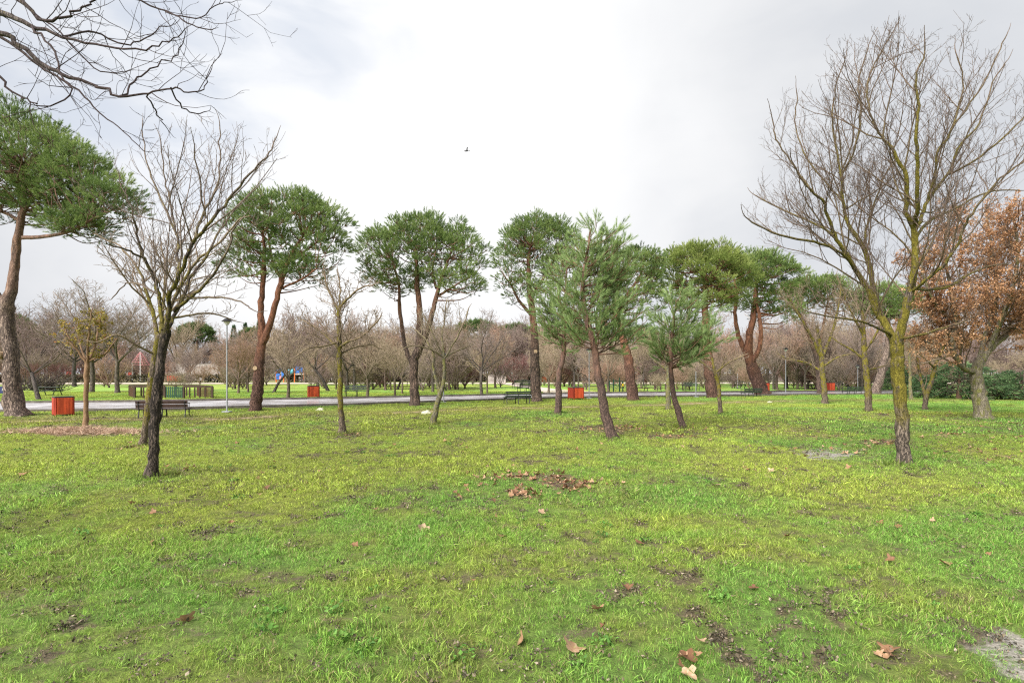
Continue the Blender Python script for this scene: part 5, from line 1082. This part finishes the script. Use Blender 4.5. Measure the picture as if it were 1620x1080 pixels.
def lamp(px, py, top, label, head=True, lean=0, z0=0):
    b = place(px, py); H = CAMH - (top - HY) / FPX * b.y; root = thing('street_lamp', label, 'lamp post', b, group='grey lamp posts')
    MB().bar((0, 0, -.05), (0, 0, H - .15), .033, 12, .028).build('post', M['galv'], root)
    MB().box((0, 0, .03), (.32, .32, .05), None, .01).build('base_plate', M['galv'], root)
    if head:
        h = MB(); h.bar((0, 0, H - .05), (0, 0, H + .06),   .21, 20, .09); h.bar((0, 0, H - .075), (0, 0, H - .05), .22, 20); h.build('lamp_head', M['dark_metal'], root)
        MB().bar((0, 0, H - .22), (0, 0, H - .076), .07, 12, .14).build('diffuser', M['kid_white'], root)
lamp(359, 652, 506, 'tall grey lamp post with a dark cap head left of the twin-trunked pine'); lamp(702, 637, 560, 'grey lamp post partly hidden by the young pale forked tree'); lamp(932, 630, 552, 'thin grey lamp post right of the red bin, by the leaning young pine')
lamp(1101, 628, 584, 'short grey post at the kerb left of the short red pine trunk', False); lamp(1243, 623.5, 551, 'grey lamp post with a purplish cap head right of the forked leaning pine'); lamp(1357, 619, 578, 'pale lamp post behind the knobbly mossy tree'); lamp(1167, 614, 588, 'short pale post far beyond the short red pine trunk', False)

# the low wooden pen with its green gate
b = place(272, 630); dd = b.y; u = lambda px: (px - 272) / FPX * dd
pen = thing('wooden_pen', 'low wooden pen with brown rails, slatted ends and a green picket gate', 'pen', b)
hp = .80; x0, x1, dp = u(213), u(336), 3.4; xb0, xb1 = -5.15, -.13
def post(x, y, h=hp, m='pen_wood', w=.12): MB().box((x, y, h / 2 - .03), (w, w, h + .06), None, .01).build('post', M[m], pen)
def rail(a, c, z, m='pen_wood'):
    a = Vector((*a, z)); c = Vector((*c, z)); v = c - a; MB().box((a + c) / 2, (v.length, .09, .10), Euler((0, 0, math.atan2(v.y, v.x))), .008).build('rail', M[m], pen)
def pickets(name, a, c, n, m, h=hp - .06, w=.06, t=.03):
    a = Vector((*a, 0)); c = Vector((*c, 0)); v = c - a; e = Euler((0, 0, math.atan2(v.y, v.x))); mb = MB()
    for k in range(n): mb.box(a.lerp(c, (k + .5) / n) + Vector((0, 0, h / 2)), (w, t, h - .02), e, .004)
    return mb.build(name, M[m], pen)
xg0, xg1 = u(261), u(291)
for x in (x0, xg0, xg1, x1): post(x, 0)
for x in (u(227), u(245), u(300), u(308), u(316), u(325)): post(x, 0, hp - .06, w=.08)
for x in (xb0, xb0 + 1.7, xb0 + 3.4, xb1): post(x, dp)
for x in (xb0 + .85, xb0 + 2.5, xb0 + 4.2): post(x, dp, hp - .06, w=.08)
rail((x0, 0), (xg0, 0), hp); rail((xg1, 0), (x1, 0), hp); rail((xb0, dp), (xb1, dp), hp); rail((x0, 0), (xb0, dp), hp + .002); rail((x1, 0), (xb1, dp), hp + .002)
pickets('end_panel', (x0, .1), (xb0, dp - .1), 12, 'pen_red', w=.24); pickets('end_panel', (x1, .1), (xb1, dp - .1), 14, 'pen_red', w=.13)
g = pickets('gate', (xg0 + .06, -.02), (xg1 - .06, -.02), 9, 'pen_green', hp, .085); mb = MB()
for z in (.18, hp - .12): mb.box(((xg0 + xg1) / 2, .022, z), (xg1 - xg0 - .14, .03, .06))
mb.build('gate_rail', M['pen_green'], g)
# picnic tables, exercise posts, low posts
def picnic(px, py, s, rot, label, m='bench_green'):
    b = place(px, py); root = thing('picnic_table', label, 'picnic table', b, rot, 'picnic tables'); root.scale = (s,) * 3
    mb = MB()
    for k in range(5): mb.box((0, (k - 2) * .145, .75), (1.8, .13, .04), None, .006)
    mb.build('tabletop', M[m], root)
    for y in (-.68, .68):
        mb = MB(); mb.box((0, y - .07, .45), (1.8, .13, .04), None, .006); mb.box((0, y + .07, .45), (1.8, .13, .04), None, .006); mb.build('seat', M[m], root)
    for x in (-.65, .65):
        for y in (-.6, .6): MB().bar((x, y * .35, .73), (x, y * 1.15, -.02), .04, 6).build('leg', M[m], root)
        MB().box((x + .045, 0, .41), (.04, 1.5, .07)).build('brace', M[m], root)
picnic(78, 625.5, .85, .15, 'grey-green picnic table under the gnarled tree, behind the red panelled bin'); picnic(1013, 619.5, .8, .1, 'dark picnic table right of the curved orange pine trunk', 'bench_wood'); picnic(1175, 614.5, .95, .2, 'far picnic table beyond the short red pine trunk'); picnic(1290, 614, .95, .4, 'far picnic table just left of the orange pine trunk')
fr = thing('exercise_frame', 'dark green exercise frame with bars, left of the curved orange pine trunk', 'exercise frame', place(975, 620))
dd = D(620)
for i, px in enumerate((964, 973, 980, 988)):
    MB().bar(((px - 975) / FPX * dd, (i % 2) * .8, -.05), ((px - 975) / FPX * dd, (i % 2) * .8, 1.0 + .15 * (i % 3)), .055, 8).build('post', M['pen_green'], fr)
xx = lambda px: (px - 975) / FPX * dd
MB().bar((xx(964), 0, .75), (xx(980), 0, .55), .03, 6).build('bar', M['pen_green'], fr); MB().bar((xx(973), .8, .95), (xx(988), .8, .95), .03, 6).build('bar', M['pen_green'], fr)
MB().box((xx(988), .76, .62), (.16, .03, .24), None, .01).build('sign_plate', paint('yellow_plate', (.62, .45, .03), .1), fr)
for px, py, h, lab in ((1036, 616.5, .62, 'low dark post nearest the picnic table by the curved pine'), (1045, 616.5, .62, 'low dark post in the middle of the three by the curved pine'), (1053, 616, .60, 'low dark post next to the greenish sapling')):
    bo_ = thing('bollard', lab, 'bollard', place(px, py), group='low dark posts'); MB().bar((0, 0, -.05), (0, 0, h), .09, 10, .075).build('post', M['bench_wood'], bo_); MB().bar((0, 0, h), (0, 0, h + .05), .095, 10, .05).build('cap', M['dark_metal'], bo_)

# the playground: a blue and orange play house, swing frame, red climbing net, red panels
d = D(604.5); b = place(452, 604.5); ph = thing('play_house', 'blue and orange play house with a teal tunnel beyond the hedge', 'play house', b); q = lambda px: (px - 452) / FPX * d; zz = lambda py: CAMH - (py - HY) / FPX * d
for x in (q(437), q(449)):
    for y in (0, 1.3): MB().box((x, y, zz(586) / 2), (.14, .14, zz(586)), None, .01).build('post', M['kid_orange'], ph)
for x in (q(466), q(481)):
    for y in (0, 1.3): MB().box((x, y, zz(583) / 2), (.14, .14, zz(583)), None, .01).build('post', M['kid_orange'], ph)
MB().box((q(440), -.09, zz(595)), (q(444) - q(438), .05, zz(590) - zz(599)), None, .02).build('panel', M['kid_blue'], ph); MB().box((q(447.5), -.09, zz(592)), (q(450) - q(446), .05, zz(587) - zz(596)), None, .02).build('panel', M['kid_blue'], ph); MB().box((q(444), -.12, zz(597)), (q(445.5) - q(442.5), .05, zz(594) - zz(600)), None, .02).build('panel', M['kid_pink'], ph)
MB().box((q(438) - .2, .65, zz(594)), (.05, 1.3, zz(588) - zz(600)), None, .02).build('panel', M['kid_pink'], ph)
MB().box(((q(437) + q(449)) / 2, .65, zz(584.2)), (q(449) - q(437) + .5, 1.6, .08), Euler((0, -.35, 0)), .02).build('roof', M['kid_blue'], ph)
MB().box(((q(466) + q(481)) / 2, -.08, zz(584.5)), (q(479) - q(468), .05, zz(579) - zz(590)), None, .02).build('panel', M['kid_blue'], ph)
MB().box(((q(466) + q(481)) / 2, .65, zz(592)), (q(481) - q(466), 1.3, .12), None, .02).build('deck', M['kid_white'], ph)
MB().bar((q(455), .5, zz(588)), (q(463), .5, zz(588)), .5, 16).build('tunnel', M['kid_teal'], ph)
d = D(602.6); b = place(222, 602.6); q = lambda px: (px - 222) / FPX * d; zz = lambda py: CAMH - (py - HY) / FPX * d
nt_ = thing('climbing_net', 'pink-red pyramid climbing net beyond the hedge, behind the near leaning trunks', 'climbing net', b); mb = MB(); H_ = zz(556); w_ = q(236)
MB().bar((0, 0, 0), (0, 0, H_), .09, 8).build('mast', M['kid_white'], nt_)
for i in range(8):
    a = i * math.pi / 4; mb.bar((0, 0, H_), (math.cos(a) * w_, math.sin(a) * w_, zz(577)), .028, 5)
for k in range(1, 6):
    f = k / 5; z = H_ + (zz(577) - H_) * f
    for i in range(8):
        a = i * math.pi / 4; a2 = a + math.pi / 4; mb.bar((math.cos(a) * w_ * f, math.sin(a) * w_ * f, z), (math.cos(a2) * w_ * f, math.sin(a2) * w_ * f, z), .024, 5)
mb.build('net', M['kid_pink'], nt_)
for x in (204, 212): MB().bar((q(x), -.5, 0), (q(x), -.5, zz(574)), .09, 8).build('post', M['kid_white'], nt_)
def red_panel(px0, px1, py, top, lab):
    d = D(py); b = place((px0 + px1) / 2, py); L = (px1 - px0) / FPX * d; H = CAMH - (top - HY) / FPX * d; root = thing('picket_panel', lab, 'fence panel', b, group='red picket panels'); mb = MB(); n = max(4, int(L / .22)); h0 = H * .45
    for k in range(n): mb.box((-L / 2 + (k + .5) * L / n, 0, (H + h0) / 2), (L / n * .8, .05, H - h0 + random.Random(k).uniform(-.06, .06)), None, .01)
    mb.build('pickets', M['kid_red'], root)
    for x in (-L * .4, L * .1, L * .4): MB().bar((x, .06, -.05), (x, .06, H * .8), .04, 6).build('post', M['pen_red'], root)
red_panel(264, 287, 608.5, 594.5, 'wide red picket panel behind the wooden pen'); red_panel(304, 322, 599.5, 586, 'red picket panel beyond the hedge between the pen and the lamp post'); red_panel(360, 367, 600, 586, 'small red panel seen just right of the tall lamp post'); red_panel(375, 384, 600.5, 587, 'small red panel by the crooked reddish tree'); red_panel(388, 394, 601, 589, 'smallest red panel touching the twin-trunked pine'); red_panel(104, 113, 601.5, 588, 'small red panel behind the brush heap'); red_panel(200, 209, 601.5, 588.5, 'small red panel under the climbing net')
# long pale garden wall far behind
for px0, px1, top, d, lab in ((268, 345, 575, 118, 'pale low wall far behind the wooden pen and the lamp post'), (545, 650, 586, 104, 'pale grey low wall far behind the three-stemmed pine'), (772, 800, 593, 93, 'short pale wall behind the far benches'), (470, 548, 588, 112, 'pale low wall right of the playground'), (905, 1000, 590, 110, 'pale low wall seen past the leaning young pine'), (1215, 1310, 592, 108, 'pale low wall behind the lamp post by the forked leaning pine')):
    x0 = (px0 - CX) / FPX * d; x1 = (px1 - CX) / FPX * d; H = CAMH - (top - HY) / FPX * d; root = thing('garden_wall', lab, 'wall', ((x0 + x1) / 2, d, 0), group='pale garden walls'); root['kind'] = 'thing'
    MB().box((0, 0, H / 2 - .1), (x1 - x0, .3, H), None, .02).build('wall', M['concrete'], root); MB().box((0, 0, H - .05), (x1 - x0 + .1, .42, .1), None, .02).build('coping', M['concrete'], root)
# blue banner at the road's far end of the lawn
d = D(627); b = place(8, 627); q = lambda px: (px - 8) / FPX * d; bn = thing('banner', 'dark blue banner with white lettering behind the big grey pine', 'banner', b); zz = lambda py: CAMH - (py - HY) / FPX * d
MB().box((q(2), 0, (zz(611) + zz(622)) / 2), (q(30) - q(-30), .03, zz(611) - zz(622)), None, .008).build('cloth', M['banner'], bn)
for x in (q(-28), q(13)): MB().bar((x, .05, -.05), (x, .05, zz(610)), .03, 8).build('post', M['galv'], bn)
mb = MB(); rr = random.Random(4); zc = (zz(613.5) + zz(618)) / 2; hh = zz(613.5) - zz(618)
for k in range(4):
    x = q(4.2 + k * 1.9); mb.box((x, -.03, zc), (.022, .012, hh), Euler((0, .2, 0))); mb.box((x + .03, -.03, zc + hh * (.3 if k % 2 else -.1)), (.05, .012, .022)); mb.box((x + .055, -.03, zc - hh * .1), (.02, .012, hh * .8), Euler((0, .2, 0)))
mb.build('lettering', M['kid_white'], bn)
# heap of uprooted brush
b = place(66, 617); br = []; r = random.Random(9)
for i in range(260):
    a = Vector((r.gauss(0, .9), r.gauss(0, .7), r.random() * .3)); e = a + Vector((r.gauss(.5, .8), r.gauss(0, .6), abs(r.gauss(.9, .6)))) ; br.append((cr([a, a.lerp(e, .5) + rv(r) * .15, e], 2), list(np.linspace(.035, .012, 5)), 2))
bh = thing('brush_heap', 'dark tangled heap of cut brush behind the big grey pine', 'brush heap', b)
link('tangle', wood_mesh('tangle', br, 4, M['far_dusk']), bh); MB().bar((.1, .1, -.1), (.9, .2, 1.0), .2, 10, .12).build('stump', M['bench_wood'], bh)

# ------------------------------------------------------------------ stones, fallen leaves, straw, bird
def rock(px, py, w, h, lab, seed):
    b = place(px, py); b.z = float(gz(np.array([b.x]), np.array([b.y]))[0]); bm = bmesh.new(); bmesh.ops.create_icosphere(bm, subdivisions=4, radius=1.0)
    for v in bm.verts:
        n = float(fbm(np.array([v.co.x * 1.3 + seed]), np.array([v.co.y * 1.3 + v.co.z * 1.7]), 1.0, 3, seed)[0]) - .5; v.co *= 1 + n * .7
        v.co = Vector((v.co.x * w / 2, v.co.y * w / 2.6, max(v.co.z, -.4) * h * .8))
    me = bpy.data.meshes.new('rock'); bm.to_mesh(me); bm.free(); me.materials.append(M['rock'])
    for p in me.polygons: p.use_smooth = True
    return link('rock', me, None, b, lab, 'rock', 'pale stones on the lawn')
rock(506, 648.8, .38, .16, 'low pale mossy stone on the verge left of the slim mossy tree', 3); rock(674, 655.5, .48, .17, 'pale broken stone just left of the young forked tree base', 5); rock(1218, 636.5, .3, .1, 'small white stone on the worn trail below the low dark bench', 8)
def leaf_shape(seed, size=.14):
    r = random.Random(seed); out = []; n = 22
    for k in range(n):
        a = k / n * 6.283; rad = size * (.34 + .30 * abs(math.cos(2.5 * (a - math.pi / 2))) ** .8 * (1.15 if math.sin(a) > -.2 else .7)) * r.uniform(.88, 1.1)
        out.append(Vector((math.cos(a) * rad, math.sin(a) * rad, 0)))
    cu = r.uniform(.3, 1.1); tw = r.uniform(-.6, .6)
    V = [Vector((0, 0, 0))] + [p * .55 for p in out] + out
    def curl(p): return (p.x, p.y * .9, abs(p.x) ** 1.5 * cu * 2.2 + p.y * p.x * tw * 4 + .12 * abs(p.y) * (0.5 + tw) + .01)
    T = [(0, 1 + k, 1 + (k + 1) % n) for k in range(n)]; Qd = [(1 + k, 1 + n + k, 1 + n + (k + 1) % n, 1 + (k + 1) % n) for k in range(n)]
    tone = [.35 + r.random() * .1] + [.45 + r.gauss(0, .08) for _ in range(2 * n)]
    return [curl(p) for p in V], Qd, T, np.array(tone)
def litter_src(seed, tone, size=.13):
    V, Qd, T, tn = leaf_shape(seed, size); return bpy.data.objects.new('litter_leaf_%02d' % seed, mk_mesh('litter_leaf', V, Qd, T, attrs={'tone': np.clip(tn + tone, 0, 1)}, mats=M['leaf_brown']))
def world_of(px, py): d = CAMH * FPX / (py - HY); return (px - CX) / FPX * d, d
R = np.random.RandomState(5); PX = []
for cx, cy_, rx, ry, n in ((905, 764, 42, 10, 80), (828, 777, 20, 8, 48), (850, 752, 75, 7, 55), (770, 756, 36, 14, 30), (955, 680, 60, 5, 60), (985, 678, 28, 3, 40), (205, 703, 28, 4, 26), (262, 744, 12, 5, 9), (300, 738, 14, 6, 8), (552, 686, 20, 3, 18), (1400, 700, 50, 7, 70), (1330, 712, 70, 10, 30), (1075, 690, 40, 4, 26),
                           (1110, 680, 40, 4, 26), (1190, 740, 22, 4, 8), (1085, 1050, 16, 14, 7), (1395, 1040, 16, 16, 6), (1540, 715, 70, 10, 30), (1440, 655, 90, 6, 70), (1560, 690, 70, 8, 60), (700, 765, 300, 60, 26), (900, 860, 500, 120, 12), (1200, 700, 350, 30, 60), (350, 760, 300, 60, 22), (640, 700, 300, 20, 30), (1590, 670, 60, 4, 30)):
    n = max(3, int(n * .75)); p = R.randn(n, 2) * np.array([[rx, ry]]) * .62 + np.array([[cx, cy_]]); PX.append(p)
PX = np.concatenate(PX); PX = PX[PX[:, 1] > 636]; xy = np.array([world_of(*p) for p in PX]); n = len(xy)
gn_scatter('leaf_litter', np.stack([xy[:, 0], xy[:, 1], gz(xy[:, 0], xy[:, 1]) + .012 + .02 * R.rand(n)], 1), np.stack([R.randn(n) * .35, R.randn(n) * .35, R.rand(n) * 6.28], 1), .3 + .45 * R.rand(n), R.randint(0, 7, n), np.ones((n, 3)), [litter_src(i, -.22 + .1 * i) for i in range(7)])
def weed_src(seed):
    r_ = np.random.RandomState(seed); n = 34; a = r_.rand(n) * 6.28; q_ = .075 * np.sqrt(r_.rand(n)); P = np.stack([np.cos(a) * q_, np.sin(a) * q_, .012 + .035 * r_.rand(n)], 1)
    return bpy.data.objects.new('weed_%02d' % seed, leaf_mesh('weed', P, .032, M['weed'], seed, None, -.3))
M['weed'] = foliage('weed', [(0.0, (0.045, 0.11, 0.02)), (0.6, (0.11, 0.25, 0.04)), (1.0, (0.19, 0.34, 0.07))], 0.3)
n = 9000; y = np.sqrt(2.6 ** 2 + (18 ** 2 - 2.6 ** 2) * R.rand(n) ** 1.2); x = (R.rand(n) * 2 - 1) * (y + .8); k = R.rand(n) < sst(.60, .76, fbm(x, y, .7, 4, 95)) * .10 + .012; x, y = x[k], y[k]; n = len(x)
gn_scatter('weeds', np.stack([x, y, gz(x, y)], 1), np.stack([R.randn(n) * .15, R.randn(n) * .15, R.rand(n) * 6.28], 1), .5 + .8 * R.rand(n), R.randint(0, 4, n), np.ones((n, 3)), [weed_src(i) for i in range(4)])
def debris_src(seed):
    r_ = np.random.RandomState(seed); n = 16; P = np.stack([r_.randn(n) * .035, r_.randn(n) * .035, r_.rand(n) * .02], 1)
    q = leaf_mesh('debris', P, .026, M['debris'], seed, np.clip(r_.rand(n) ** 1.8, 0, 1)); return bpy.data.objects.new('debris_%02d' % seed, q)
M['debris'] = foliage('debris', [(0.0, (0.03, 0.026, 0.018)), (0.5, (0.085, 0.068, 0.045)), (0.85, (0.19, 0.15, 0.10)), (1.0, (0.36, 0.30, 0.23))], 0.05)
n = 60000; y = np.sqrt(2.6 ** 2 + (24 ** 2 - 2.6 ** 2) * R.rand(n) ** 1.4); x = (R.rand(n) * 2 - 1) * (y + .8); c_, s_, bare_ = ground_look(x, y); cl = fbm(x, y, 1.1, 3, 81)
k = R.rand(n) < np.clip(.04 + .62 * spots(x, y) + .2 * bare_, 0, 1); x, y = x[k], y[k]; n = len(x)
gn_scatter('litter_crumbs', np.stack([x, y, gz(x, y) + .012], 1), np.stack([R.randn(n) * .2, R.randn(n) * .2, R.rand(n) * 6.28], 1), (.45 + .6 * R.rand(n)) * (1 + .015 * y), R.randint(0, 6, n), np.ones((n, 3)), [debris_src(i) for i in range(6)])
LV = [(668, 832, .15, .45, 'large pale curled leaf on the grass left of the leaf litter ring'), (856, 806, .13, .4, 'pale crumpled leaf lying just in front of the leaf litter ring'), (946, 969, .12, .15, 'single orange lobed leaf alone on open grass'), (1090, 1050, .14, -.2, 'dark reddish curled leaf beside the tuft at the near edge'), (1192, 936, .10, -.25, 'small dark brown leaf standing upright in the grass'),
      (295, 975, .13, .22, 'pale orange leaf propped in the near grass'), (1392, 824, .10, -.1, 'small brown leaf on bright grass before the big forked tree'), (1422, 829, .08, -.1, 'tiny red-brown leaf next to a bigger brown leaf'), (280, 748, .15, .0, 'orange-brown leaf beside the dark rough trunk base'), (38, 749, .16, .1, 'reddish leaf on the lawn below the round-headed tree'),
      (1493, 892, .13, .15, 'long tan leaf lying flat in the bright grass'), (780, 788, .10, .1, 'small orange leaf by the edge of the leaf litter ring'), (1343, 741, .14, .1, 'orange leaf near the grey muddy patch'), (1220, 745, .15, .45, 'pale bleached leaf on open lawn left of the grey mud'), (905, 1032, .15, .3, 'grey-tan dried clump of leaf in the near grass'), (560, 857, .10, 0, 'small brown leaf among dark soil specks'),
      (1133, 768, .16, .4, 'pale leaf on the lawn below the crooked young pine'), (240, 852, .09, 0, 'small brown leaf in the shaded near grass'), (1010, 858, .1, -.2, 'small dark leaf by a bare soil patch'), (375, 700, .15, .1, 'brown leaf on the lawn between the rough trunk and the slim mossy tree')]
r = random.Random(2)
for i, (px, py, s, tn, lab) in enumerate(LV):
    x, y = world_of(px, py); V, Qd, T, t = leaf_shape(50 + i, s * .8)
    o = link('fallen_leaf', mk_mesh('fallen_leaf', V, Qd, T, attrs={'tone': np.clip(t + tn, 0, 1)}, mats=M['leaf_brown']), None, (x, y, float(gz(np.array([x]), np.array([y]))[0]) + .018), lab, 'leaf', 'single fallen leaves')
    o.rotation_euler = (r.uniform(-.5, .9), r.uniform(-.4, .4), r.uniform(0, 6.28))
x, y = world_of(125, 682); P = R.randn(2600, 2) * np.array([[1.05, .34]]); z = .16 * np.exp(-(P[:, 0] / 1.0) ** 2 - (P[:, 1] / .4) ** 2)
P3 = np.stack([x + P[:, 0], y + P[:, 1], gz(x + P[:, 0], y + P[:, 1]) + z * R.rand(2600) + .01], 1)
dv = np.concatenate([R.randn(2600, 2), np.abs(R.randn(2600, 1)) * .35], 1)
link('straw', needle_mesh('straw', P3, dv, np.full(2600, .05), 3, .16, .012, M['straw'], 4, (5, 40), R.rand(2600)), kind='stuff')
# the bird
b = PT(738, 239, 30.0); bird = thing('bird', 'small dark bird in flight against the white cloud', 'bird', b); bird.scale = (.68,) * 3; V = []
sk = [(0.0, 0.012), (.04, .034), (.11, .05), (.2, .042), (.3, .02), (.36, .012)]
Qs = [Vector((p[0] - .18, 0, 0)) for p in sk]; link('body', wood_mesh('body', [(Qs, [p[1] for p in sk], 0)], 10, M['bird']), bird)
for s in (-1, 1):
    V = [(-.02, .02 * s, .0), (.08, .02 * s, .0), (.02, .16 * s, .13), (.10, .17 * s, .12), (.08, .33 * s, .17), (.13, .32 * s, .16)]
    V = V + [(x, y, z + .012) for x, y, z in V]; Qd = [(0, 1, 3, 2), (2, 3, 5, 4), (6, 8, 9, 7), (8, 10, 11, 9), (0, 2, 8, 6), (2, 4, 10, 8), (1, 7, 9, 3), (3, 9, 11, 5), (4, 5, 11, 10), (0, 6, 7, 1)]
    link('wing', mk_mesh('wing', V, Qd, smooth=False, mats=M['bird']), bird)
V = [(.16, -.012, 0), (.16, .012, 0), (.27, .05, .0), (.27, -.05, 0)]; V += [(x, y, z + .01) for x, y, z in V]
link('tail', mk_mesh('tail', V, [(3, 2, 1, 0), (4, 5, 6, 7), (0, 1, 5, 4), (1, 2, 6, 5), (2, 3, 7, 6), (3, 0, 4, 7)], smooth=False, mats=M['bird']), bird)
